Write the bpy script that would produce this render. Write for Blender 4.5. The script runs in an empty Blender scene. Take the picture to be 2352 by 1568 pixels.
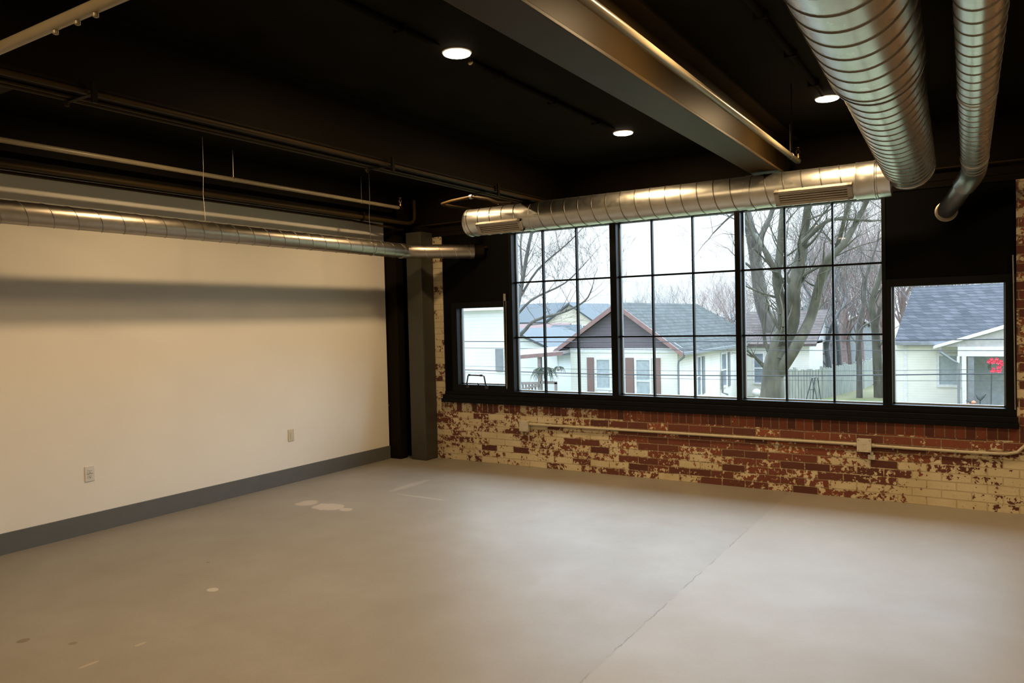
import bpy, math, random
from mathutils import Vector, Matrix
from math import sin, cos, pi, radians as rad
S = bpy.context.scene
COL = S.collection
random.seed(7)

# ------------------------------------------------------------------ camera
cam_d = bpy.data.cameras.new('camera'); cam = bpy.data.objects.new('camera', cam_d); COL.objects.link(cam)
R_ = Vector((0.84497134, 0.53428968, -0.0236216)); U_ = Vector((0.00498349, 0.03630023, 0.9993285)); F_ = Vector((-0.53478838, 0.84452166, -0.02801002))
M = Matrix((( R_.x, U_.x, -F_.x, 5.835), (R_.y, U_.y, -F_.y, -6.813), (R_.z, U_.z, -F_.z, 1.55), (0, 0, 0, 1)))
cam.matrix_world = M
cam_d.sensor_width = 36.0; cam_d.lens = 36.0 * 1737.14 / 2352.0
cam_d.clip_start = 0.05; cam_d.clip_end = 500
S.camera = cam

# ------------------------------------------------------------------ exposure, sky
S.view_settings.view_transform = 'Standard'; S.view_settings.look = 'None'
S.view_settings.gamma = 1.0; S.view_settings.exposure = 0.0
S.view_settings.use_curve_mapping = False
S.cycles.use_denoising = True
S.cycles.max_bounces = 8; S.cycles.diffuse_bounces = 4; S.cycles.glossy_bounces = 4
S.cycles.transparent_max_bounces = 12; S.cycles.sample_clamp_indirect = 6.0
S.cycles.caustics_reflective = False; S.cycles.caustics_refractive = False

W = bpy.data.worlds.new('overcast'); S.world = W; W.use_nodes = True
wn, wl = W.node_tree.nodes, W.node_tree.links; wn.clear()
wo = wn.new('ShaderNodeOutputWorld'); wb = wn.new('ShaderNodeBackground')
tc = wn.new('ShaderNodeTexCoord'); sx = wn.new('ShaderNodeSeparateXYZ'); wl.new(tc.outputs['Generated'], sx.inputs[0])
cr = wn.new('ShaderNodeValToRGB'); wl.new(sx.outputs['Z'], cr.inputs[0])     # overcast dome: brighter overhead than at the horizon
el = cr.color_ramp.elements
el[0].position = 0.0; el[0].color = (0.235, 0.262, 0.285, 1)
el[1].position = 1.0; el[1].color = (0.80, 0.88, 1.0, 1)
e = el.new(0.10); e.color = (0.285, 0.305, 0.325, 1)
e = el.new(0.22); e.color = (0.34, 0.365, 0.39, 1)
e = el.new(0.50); e.color = (0.66, 0.73, 0.83, 1)
nz = wn.new('ShaderNodeTexNoise'); nz.inputs['Scale'].default_value = 2.5; nz.inputs['Detail'].default_value = 3
wl.new(tc.outputs['Generated'], nz.inputs['Vector'])
mr = wn.new('ShaderNodeMapRange'); mr.inputs[3].default_value = 4.2; mr.inputs[4].default_value = 5.2
wl.new(nz.outputs[0], mr.inputs[0]); wl.new(mr.outputs[0], wb.inputs['Strength'])
wl.new(cr.outputs[0], wb.inputs['Color']); wl.new(wb.outputs[0], wo.inputs[0])

sun_d = bpy.data.lights.new('veiled_sun', 'SUN'); sun = bpy.data.objects.new('veiled_sun', sun_d); COL.objects.link(sun)
sun_d.energy = 13.2; sun_d.angle = rad(110); sun_d.color = (0.58, 0.79, 1.0)   # the brightest part of the cloud deck, over the houses
sun.rotation_euler = Vector((0.08, -1.0, -1.42)).to_track_quat('-Z', 'Y').to_euler()
LAMP_W = 23.5; LAMP_COL = (1.0, 0.68, 0.35)

# ------------------------------------------------------------------ materials
def new_mat(name):
    m = bpy.data.materials.new(name); m.use_nodes = True
    n, l = m.node_tree.nodes, m.node_tree.links
    return m, n, l, n['Principled BSDF']
def mat(name, col, rough=0.6, metal=0.0, var=0.12, scale=6.0, bump=0.0, bscale=60.0, stretch=(1, 1, 1), spec=0.5):
    """plain procedural surface: base colour broken up by noise"""
    m, n, l, b = new_mat(name)
    t = n.new('ShaderNodeTexCoord'); mp = n.new('ShaderNodeMapping'); mp.inputs['Scale'].default_value = stretch
    l.new(t.outputs['Object'], mp.inputs[0])
    z = n.new('ShaderNodeTexNoise'); z.inputs['Scale'].default_value = scale; z.inputs['Detail'].default_value = 5
    l.new(mp.outputs[0], z.inputs['Vector'])
    r = n.new('ShaderNodeMapRange'); r.inputs[1].default_value = .3; r.inputs[2].default_value = .7
    r.inputs[3].default_value = 1 - var; r.inputs[4].default_value = 1 + var
    l.new(z.outputs[0], r.inputs[0])
    x = n.new('ShaderNodeVectorMath'); x.operation = 'SCALE'; x.inputs[0].default_value = col
    l.new(r.outputs[0], x.inputs['Scale']); l.new(x.outputs[0], b.inputs['Base Color'])
    b.inputs['Roughness'].default_value = rough; b.inputs['Metallic'].default_value = metal
    b.inputs['Specular IOR Level'].default_value = spec
    if bump:
        z2 = n.new('ShaderNodeTexNoise'); z2.inputs['Scale'].default_value = bscale; z2.inputs['Detail'].default_value = 3
        l.new(mp.outputs[0], z2.inputs['Vector'])
        bp = n.new('ShaderNodeBump'); bp.inputs['Strength'].default_value = bump; bp.inputs['Distance'].default_value = .01
        l.new(z2.outputs[0], bp.inputs['Height']); l.new(bp.outputs[0], b.inputs['Normal'])
    return m
def emit(name, col, s):
    m, n, l, b = new_mat(name)
    b.inputs['Base Color'].default_value = (*col, 1); b.inputs['Emission Color'].default_value = (*col, 1); b.inputs['Emission Strength'].default_value = s
    return m
def glass(name, tint=(.97, .985, .98)):
    m, n, l, b = new_mat(name); n.remove(b); out = n['Material Output']
    t = n.new('ShaderNodeBsdfTransparent'); t.inputs[0].default_value = (*tint, 1)
    g = n.new('ShaderNodeBsdfGlossy'); g.inputs['Roughness'].default_value = .02
    fr = n.new('ShaderNodeFresnel'); fr.inputs[0].default_value = 1.12
    mx = n.new('ShaderNodeMixShader'); l.new(fr.outputs[0], mx.inputs[0]); l.new(t.outputs[0], mx.inputs[1]); l.new(g.outputs[0], mx.inputs[2])
    l.new(mx.outputs[0], out.inputs[0]); return m
def math_(n, l, op, a, b=None, c=None, clamp=False):
    x = n.new('ShaderNodeMath'); x.operation = op; x.use_clamp = clamp
    for i, v in enumerate((a, b, c)):
        if v is None: continue
        if isinstance(v, (int, float)): x.inputs[i].default_value = v
        else: l.new(v, x.inputs[i])
    return x.outputs[0]
def maprange(n, l, v, a, b, c=0.0, d=1.0, smooth=False):
    x = n.new('ShaderNodeMapRange'); x.clamp = True
    if smooth: x.interpolation_type = 'SMOOTHSTEP'
    l.new(v, x.inputs[0])
    for i, k in zip((1, 2, 3, 4), (a, b, c, d)): x.inputs[i].default_value = k
    return x.outputs[0]
def mixc(n, l, f, a, b):
    x = n.new('ShaderNodeMix'); x.data_type = 'RGBA'
    if isinstance(f, (int, float)): x.inputs[0].default_value = f
    else: l.new(f, x.inputs[0])
    for s, v in ((6, a), (7, b)):
        if isinstance(v, tuple): x.inputs[s].default_value = (*v, 1)
        else: l.new(v, x.inputs[s])
    return x.outputs[2]
def noise(n, l, vec, sc, det=4, rough=.55, dist=0.0):
    z = n.new('ShaderNodeTexNoise'); z.inputs['Scale'].default_value = sc; z.inputs['Detail'].default_value = det
    z.inputs['Roughness'].default_value = rough; z.inputs['Distortion'].default_value = dist
    l.new(vec, z.inputs['Vector']); return z.outputs[0]

def brick_mat():
    """old brick, cream paint flaking off brick by brick; a rowlock course right under the sill"""
    m, n, l, b = new_mat('flaking_painted_brick')
    t = n.new('ShaderNodeTexCoord'); s = n.new('ShaderNodeSeparateXYZ'); l.new(t.outputs['Object'], s.inputs[0])
    X, Y, Z = s.outputs
    v = n.new('ShaderNodeCombineXYZ'); l.new(math_(n, l, 'ADD', X, Y), v.inputs[0]); l.new(Z, v.inputs[1])
    wv = n.new('ShaderNodeVectorMath'); wv.operation = 'ADD'; l.new(v.outputs[0], wv.inputs[0])      # courses are not dead straight
    wz = n.new('ShaderNodeTexNoise'); wz.inputs['Scale'].default_value = 5; l.new(t.outputs['Object'], wz.inputs['Vector'])
    ws = n.new('ShaderNodeVectorMath'); ws.operation = 'SCALE'; ws.inputs['Scale'].default_value = .008; l.new(wz.outputs['Color'], ws.inputs[0]); l.new(ws.outputs[0], wv.inputs[1])
    def brick(off, w, h, mortar, shift):
        k = n.new('ShaderNodeTexBrick'); k.offset = off; k.squash = 1.0
        if off: k.squash_frequency = 2; k.squash = 1.0
        k.inputs['Color1'].default_value = (0, 0, 0, 1); k.inputs['Color2'].default_value = (1, 1, 1, 1); k.inputs['Mortar'].default_value = (.5, .5, .5, 1)
        k.inputs['Scale'].default_value = 1; k.inputs['Mortar Size'].default_value = mortar; k.inputs['Mortar Smooth'].default_value = .25
        k.inputs['Brick Width'].default_value = w; k.inputs['Row Height'].default_value = h
        mp = n.new('ShaderNodeMapping'); mp.inputs['Location'].default_value = shift; l.new(wv.outputs[0], mp.inputs[0]); l.new(mp.outputs[0], k.inputs['Vector'])
        return k
    k1 = brick(.5, .205, .0675, .0048, (0.03, 0, 0)); k2 = brick(0, .070, .30, .0045, (0, -.551 + .3, 0))
    row = math_(n, l, 'MULTIPLY', math_(n, l, 'GREATER_THAN', Z, .551), math_(n, l, 'LESS_THAN', Z, .66))
    rnd = mixc(n, l, row, k1.outputs['Color'], k2.outputs['Color'])
    mor = math_(n, l, 'ADD', math_(n, l, 'MULTIPLY', k1.outputs['Fac'], math_(n, l, 'SUBTRACT', 1, row)), math_(n, l, 'MULTIPLY', k2.outputs['Fac'], row))
    P = t.outputs['Object']
    rs = n.new('ShaderNodeSeparateColor'); l.new(rnd, rs.inputs[0]); r = rs.outputs[0]
    # brick colour: from brown-black to orange red
    cr = n.new('ShaderNodeValToRGB'); l.new(r, cr.inputs[0]); e = cr.color_ramp.elements
    e[0].color = (.070, .020, .014, 1); e[1].color = (.25, .066, .028, 1)
    a = e.new(.45); a.color = (.145, .038, .021, 1); a = e.new(.75); a.color = (.20, .052, .022, 1)
    fine = noise(n, l, P, 45, 5); mid = noise(n, l, P, 19, 6, .68)
    bc = mixc(n, l, maprange(n, l, fine, .3, .7), cr.outputs[0], (.12, .034, .022))
    hl = mixc(n, l, .35, cr.outputs[0], bc)
    mortar_c = mixc(n, l, maprange(n, l, fine, .35, .65), (.16, .105, .055), (.30, .22, .13))
    bare = mixc(n, l, mor, hl, mortar_c)
    # where paint is left
    big = noise(n, l, P, 1.7, 3, .5); wob = math_(n, l, 'MULTIPLY', math_(n, l, 'SUBTRACT', mid, .5), .5)
    Xw = math_(n, l, 'ADD', X, math_(n, l, 'MULTIPLY', wob, 1.6)); Zw = math_(n, l, 'ADD', Z, math_(n, l, 'MULTIPLY', wob, .25))
    left = maprange(n, l, Xw, 3.3, 1.0, 0, .055, True)
    lowz = math_(n, l, 'MULTIPLY', maprange(n, l, Zw, .16, .05, 0, .10), maprange(n, l, X, 4.0, 1.5))
    right = math_(n, l, 'MULTIPLY', maprange(n, l, math_(n, l, 'ADD', Xw, math_(n, l, 'MULTIPLY', Zw, -.9)), 5.0, 5.45, 0, .30, True), maprange(n, l, Zw, .50, .42))
    centre = math_(n, l, 'MULTIPLY', maprange(n, l, Xw, 2.3, 3.2, 0, 1, True), maprange(n, l, Zw, .26, .42, 0, -.17))
    strips = math_(n, l, 'MULTIPLY', maprange(n, l, Z, .68, .80), .13)
    rowz = math_(n, l, 'MULTIPLY', row, maprange(n, l, X, 1.0, 3.0, -.03, -.16))
    base = math_(n, l, 'ADD', math_(n, l, 'MULTIPLY', math_(n, l, 'SUBTRACT', r, .5), .42), math_(n, l, 'MULTIPLY', math_(n, l, 'SUBTRACT', mid, .5), 1.5))
    base = math_(n, l, 'ADD', base, math_(n, l, 'MULTIPLY', math_(n, l, 'SUBTRACT', big, .5), .55))
    base = math_(n, l, 'ADD', base, math_(n, l, 'MULTIPLY', math_(n, l, 'SUBTRACT', fine, .5), .55))
    base = math_(n, l, 'SUBTRACT', base, .035)
    for q in (left, lowz, right, centre, strips, rowz): base = math_(n, l, 'ADD', base, q)
    base = math_(n, l, 'ADD', base, math_(n, l, 'MULTIPLY', mor, .05))
    mask = maprange(n, l, base, -.008, .012)
    paint = mixc(n, l, maprange(n, l, noise(n, l, P, 3.5, 4), .35, .65), (.60, .52, .36), (.50, .42, .26))
    paint = mixc(n, l, maprange(n, l, fine, .58, .75, 0, .35), paint, (.22, .17, .09))
    paint = mixc(n, l, math_(n, l, 'MULTIPLY', mor, .38), paint, (.24, .18, .09))
    l.new(mixc(n, l, mask, bare, paint), b.inputs['Base Color'])
    l.new(maprange(n, l, mask, 0, 1, .85, .6), b.inputs['Roughness'])
    h = math_(n, l, 'ADD', math_(n, l, 'MULTIPLY', mor, -1.0), math_(n, l, 'MULTIPLY', mask, .22)); h = math_(n, l, 'ADD', h, math_(n, l, 'MULTIPLY', fine, .45))
    bp = n.new('ShaderNodeBump'); bp.inputs['Strength'].default_value = .8; bp.inputs['Distance'].default_value = .006
    l.new(h, bp.inputs['Height']); l.new(bp.outputs[0], b.inputs['Normal'])
    return m

def floor_mat():
    """trowelled concrete: cloudy tan, one slab joint running to the window wall, pale repair spots"""
    m, n, l, b = new_mat('trowelled_concrete')
    t = n.new('ShaderNodeTexCoord'); P = t.outputs['Object']; s = n.new('ShaderNodeSeparateXYZ'); l.new(P, s.inputs[0]); X, Y, Z = s.outputs
    c1 = noise(n, l, P, .55, 5, .6, .4); c2 = noise(n, l, P, 2.6, 5, .6); c3 = noise(n, l, P, 60, 3)
    col = mixc(n, l, maprange(n, l, c1, .3, .7), (.200, .178, .142), (.262, .240, .205))
    col = mixc(n, l, maprange(n, l, c2, .35, .75, 0, .45), col, (.185, .158, .120))
    col = mixc(n, l, maprange(n, l, c3, .4, .7, 0, .15), col, (.15, .13, .10))
    # slab to the right of the joint is a touch warmer and paler
    jn = math_(n, l, 'MULTIPLY', math_(n, l, 'SUBTRACT', noise(n, l, P, 9, 6, .7), .5), .05)
    d = math_(n, l, 'ADD', math_(n, l, 'SUBTRACT', X, 4.347), jn)
    col = mixc(n, l, maprange(n, l, d, 0, .01, 0, .22), col, (.34, .30, .25))
    gate = maprange(n, l, noise(n, l, P, 3.3, 2), .40, .50)
    gate = math_(n, l, 'MULTIPLY', gate, maprange(n, l, Y, -1.2, -1.7))
    cw = math_(n, l, 'MULTIPLY', math_(n, l, 'LESS_THAN', math_(n, l, 'ABSOLUTE', d), .0042), gate)
    col = mixc(n, l, math_(n, l, 'MULTIPLY', cw, .85), col, (.13, .095, .06))
    nn = math_(n, l, 'MULTIPLY', math_(n, l, 'SUBTRACT', noise(n, l, P, 16, 3), .5), .10)
    for (x, y, rx, ry, cc, a) in ((.79, -2.25, .09, .10, (.42, .36, .29), .7), (1.06, -2.26, .15, .11, (.43, .37, .30), .7), (1.27, -2.26, .06, .05, (.42, .36, .29), .7),
                                  (1.941, -4.034, .035, .03, (.43, .39, .32), .8), (1.72, -4.97, .025, .03, (.12, .09, .05), .8), (1.978, -4.862, .022, .02, (.14, .10, .06), .7),
                                  (2.29, -4.955, .012, .05, (.38, .32, .24), .7), (2.29, -4.70, .012, .03, (.38, .32, .24), .7), (1.55, -1.62, .28, .018, (.38, .34, .28), .5),
                                  (1.15, -1.30, .05, .30, (.38, .34, .28), .4), (1.46, -3.72, .012, .012, (.10, .07, .05), .9)):
        dx = math_(n, l, 'DIVIDE', math_(n, l, 'SUBTRACT', X, x), rx); dy = math_(n, l, 'DIVIDE', math_(n, l, 'SUBTRACT', Y, y), ry)
        q = math_(n, l, 'ADD', math_(n, l, 'POWER', math_(n, l, 'ABSOLUTE', dx), 2), math_(n, l, 'POWER', math_(n, l, 'ABSOLUTE', dy), 2))
        q = math_(n, l, 'ADD', q, math_(n, l, 'MULTIPLY', nn, 14))
        col = mixc(n, l, maprange(n, l, q, 1.1, .85, 0, a), col, cc)
    l.new(col, b.inputs['Base Color'])
    l.new(maprange(n, l, c2, .3, .7, .47, .52), b.inputs['Roughness'])
    b.inputs['Specular IOR Level'].default_value = .50
    bp = n.new('ShaderNodeBump'); bp.inputs['Strength'].default_value = .25; bp.inputs['Distance'].default_value = .004
    h = math_(n, l, 'SUBTRACT', math_(n, l, 'ADD', math_(n, l, 'MULTIPLY', c2, .18), math_(n, l, 'MULTIPLY', c3, .08)), cw)
    l.new(h, bp.inputs['Height']); l.new(bp.outputs[0], b.inputs['Normal'])
    return m

def siding_mat(name, col, pitch=.11, line=.55):
    """horizontal lap siding"""
    m, n, l, b = new_mat(name)
    t = n.new('ShaderNodeTexCoord'); s = n.new('ShaderNodeSeparateXYZ'); l.new(t.outputs['Object'], s.inputs[0])
    f = math_(n, l, 'FRACT', math_(n, l, 'DIVIDE', s.outputs[2], pitch))
    k = maprange(n, l, f, 0.0, .16, 1, 0)
    nz_ = maprange(n, l, noise(n, l, t.outputs['Object'], 1.2), .3, .7, .93, 1.05)
    x = n.new('ShaderNodeVectorMath'); x.operation = 'SCALE'; x.inputs[0].default_value = col; l.new(nz_, x.inputs['Scale'])
    l.new(mixc(n, l, math_(n, l, 'MULTIPLY', k, 1 - line), x.outputs[0], tuple(c * .45 for c in col)), b.inputs['Base Color'])
    b.inputs['Roughness'].default_value = .7
    bp = n.new('ShaderNodeBump'); bp.inputs['Strength'].default_value = .6; bp.inputs['Distance'].default_value = .02
    l.new(f, bp.inputs['Height']); l.new(bp.outputs[0], b.inputs['Normal'])
    return m
def shingle_mat(name, c1, c2, row=.14):
    m, n, l, b = new_mat(name)
    t = n.new('ShaderNodeTexCoord'); s = n.new('ShaderNodeSeparateXYZ'); l.new(t.outputs['Object'], s.inputs[0])
    v = n.new('ShaderNodeCombineXYZ'); l.new(math_(n, l, 'ADD', s.outputs[0], s.outputs[1]), v.inputs[0]); l.new(s.outputs[2], v.inputs[1])
    k = n.new('ShaderNodeTexBrick'); k.offset = .5; k.inputs['Color1'].default_value = (*c1, 1); k.inputs['Color2'].default_value = (*c2, 1)
    k.inputs['Mortar'].default_value = (*[c * .55 for c in c1], 1); k.inputs['Scale'].default_value = 1; k.inputs['Mortar Size'].default_value = .010
    k.inputs['Brick Width'].default_value = .36; k.inputs['Row Height'].default_value = row; l.new(v.outputs[0], k.inputs['Vector'])
    z = maprange(n, l, noise(n, l, t.outputs['Object'], 1.3, 4), .3, .7, .85, 1.12)
    x = n.new('ShaderNodeVectorMath'); x.operation = 'SCALE'; l.new(k.outputs['Color'], x.inputs[0]); l.new(z, x.inputs['Scale'])
    l.new(x.outputs[0], b.inputs['Base Color']); b.inputs['Roughness'].default_value = .9; b.inputs['Specular IOR Level'].default_value = .1
    return m
def duct_mat(name, c, rough):
    """galvanised sheet: faint zinc spangle in colour and gloss"""
    m, n, l, b = new_mat(name)
    t = n.new('ShaderNodeTexCoord'); P = t.outputs['Object']
    vo = n.new('ShaderNodeTexVoronoi'); vo.inputs['Scale'].default_value = 28; l.new(P, vo.inputs['Vector'])
    sp = n.new('ShaderNodeSeparateColor'); l.new(vo.outputs['Color'], sp.inputs[0])
    big = noise(n, l, P, 3, 4)
    col = mixc(n, l, maprange(n, l, sp.outputs[0], 0, 1, 0, .30), c, tuple(k * .78 for k in c))
    col = mixc(n, l, maprange(n, l, big, .4, .7, 0, .3), col, tuple(k * .7 for k in c))
    l.new(col, b.inputs['Base Color']); b.inputs['Metallic'].default_value = 1
    l.new(maprange(n, l, math_(n, l, 'ADD', math_(n, l, 'MULTIPLY', sp.outputs[1], .5), math_(n, l, 'MULTIPLY', big, .5)), .2, .8, rough - .025, rough + .03), b.inputs['Roughness'])
    bp = n.new('ShaderNodeBump'); bp.inputs['Strength'].default_value = .03; bp.inputs['Distance'].default_value = .01
    l.new(noise(n, l, P, 9, 2), bp.inputs['Height']); l.new(bp.outputs[0], b.inputs['Normal'])
    return m
def ground_mat():
    m, n, l, b = new_mat('winter_lawn')
    t = n.new('ShaderNodeTexCoord'); P = t.outputs['Object']
    c = mixc(n, l, maprange(n, l, noise(n, l, P, .35, 5), .35, .65), (.10, .13, .045), (.19, .165, .10))
    c = mixc(n, l, maprange(n, l, noise(n, l, P, 9, 4), .4, .7, 0, .5), c, (.13, .115, .06))
    l.new(c, b.inputs['Base Color']); b.inputs['Roughness'].default_value = 1
    return m

MAT = dict(
    brick=brick_mat(), floor=floor_mat(),
    wall=mat('cream_painted_drywall', (.83, .80, .725), .75, var=.02, scale=1.5, bump=.04, bscale=150),
    backwall=mat('rear_wall_paint', (.62, .58, .50), .8, var=.03),
    ceil=mat('black_painted_deck', (.0075, .0062, .0032), .9, var=.25, scale=3, spec=.05),
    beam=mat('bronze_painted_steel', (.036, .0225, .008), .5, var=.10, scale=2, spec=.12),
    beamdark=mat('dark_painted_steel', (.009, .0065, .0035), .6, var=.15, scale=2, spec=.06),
    column=mat('charcoal_painted_steel', (.045, .043, .033), .40, var=.10, scale=3, spec=.4),
    base=mat('grey_vinyl_base', (.115, .118, .112), .45, var=.05),
    black=mat('black_aluminium', (.0035, .0035, .0042), .45, var=.2, spec=.12),
    panel=mat('black_panel_paint', (.0025, .0024, .0022), .6, var=.3, scale=1.5, spec=.05),
    sash=mat('anodised_sash', (.20, .23, .26), .35, var=.05),
    glass=glass('window_glass'),
    duct=duct_mat('galvanised_duct', (.70, .70, .67), .34), ductb=duct_mat('clean_galvanised_duct', (.70, .715, .73), .29), ductw=duct_mat('dusty_galvanised_duct', (.42, .38, .32), .36),
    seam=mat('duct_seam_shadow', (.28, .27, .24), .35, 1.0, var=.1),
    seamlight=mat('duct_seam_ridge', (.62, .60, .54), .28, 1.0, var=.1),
    grille=mat('beige_grille_paint', (.42, .38, .32), .5, var=.04), slot=mat('grille_slot', (.07, .05, .035), .7),
    pipe=mat('bronze_painted_pipe', (.30, .25, .16), .33, var=.08), pipedark=mat('black_painted_pipe', (.012, .010, .006), .5, var=.15, spec=.15),
    rod=mat('zinc_rod', (.5, .48, .42), .35, 1.0), wire=mat('hanger_wire', (.55, .52, .45), .4, 1.0),
    brass=mat('sprinkler_brass', (.35, .25, .10), .35, 1.0),
    trimring=mat('white_trim_ring', (.7, .68, .62), .5), lens=emit('lamp_lens', (1.0, .80, .55), 14.0),
    plate=mat('ivory_plate', (.62, .57, .44), .4, var=.02), platew=mat('white_plate', (.68, .67, .64), .35, var=.02), slotd=mat('socket_slots', (.05, .045, .04), .6),
    conduit=mat('painted_conduit', (.46, .41, .30), .45, var=.10, scale=12), boxm=mat('painted_junction_box', (.50, .46, .37), .5, var=.10, scale=14),
    screw=mat('screw_head', (.35, .32, .28), .4, .8),
    handle=mat('black_handle', (.012, .012, .012), .3), steelrod=mat('satin_rod', (.45, .44, .42), .3, .9),
    # outdoors
    lawn=ground_mat(), road=mat('street_asphalt', (.30, .30, .30), .9),
    sid_cream=siding_mat('cream_lap_siding', (.82, .83, .79)), sid_white=siding_mat('white_lap_siding', (.70, .75, .78), .12), sid_plum=siding_mat('plum_gable_siding', (.17, .15, .18), .16, .4),
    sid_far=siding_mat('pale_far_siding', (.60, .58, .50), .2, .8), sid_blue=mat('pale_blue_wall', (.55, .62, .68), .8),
    roof_grey=shingle_mat('grey_green_shingles', (.066, .073, .070), (.088, .095, .092)), roof_blue=shingle_mat('slate_grey_shingles', (.052, .056, .066), (.088, .092, .105), .135),
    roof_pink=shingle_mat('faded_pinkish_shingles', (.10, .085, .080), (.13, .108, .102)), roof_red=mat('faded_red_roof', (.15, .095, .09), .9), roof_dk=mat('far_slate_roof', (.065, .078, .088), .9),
    fascia=mat('rust_fascia', (.26, .165, .16), .7), fascia_g=mat('grey_fascia', (.42, .42, .43), .7), white=mat('white_trim', (.68, .70, .72), .6), gutter=mat('grey_gutter', (.20, .22, .24), .5),
    shutter=siding_mat('brown_louvred_shutter', (.27, .18, .175), .05, .6), wpane=mat('house_window_glass', (.20, .24, .28), .15, var=.25, scale=3), curtain=mat('blind_behind_glass', (.36, .42, .46), .5, var=.15),
    bark=mat('grey_bark', (.105, .10, .09), .95, var=.35, scale=5, bump=.5, bscale=20, stretch=(1, 1, .3)), barkgreen=mat('mossy_bark', (.100, .097, .075), .95, var=.35, scale=4, bump=.5, bscale=20, stretch=(1, 1, .3)),
    barkdark=mat('dark_wet_bark', (.085, .09, .095), .95, var=.3, scale=5), barkfar=mat('haze_paled_bark', (.22, .225, .235), 1, var=.15), twigpink=mat('reddish_twigs', (.225, .175, .165), 1, var=.2),  # haze over the distant trees is put into their paler bark and twig colours
    fence=mat('weathered_fence', (.29, .31, .28), .9, var=.2, scale=4, stretch=(3, 3, .4)), wood=mat('grey_porch_wood', (.30, .26, .25), .8), fern=mat('dark_fern', (.07, .09, .06), .8, var=.4, scale=9),
    red=mat('red_petals', (.72, .07, .12), .6, var=.2, scale=14), pinksign=mat('pink_panel', (.70, .42, .46), .6), orange=mat('orange_pumpkin', (.70, .30, .18), .6), teal=mat('teal_cloth', (.25, .38, .42), .7),
    cable=mat('black_cable', (.03, .035, .045), .6), darkmetal=mat('dark_iron', (.05, .06, .06), .5), evergreen=mat('far_evergreen', (.20, .26, .21), 1, var=.35, scale=2), leaflitter=mat('leaf_litter', (.15, .11, .09), 1, var=.3, scale=6),
)

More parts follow.
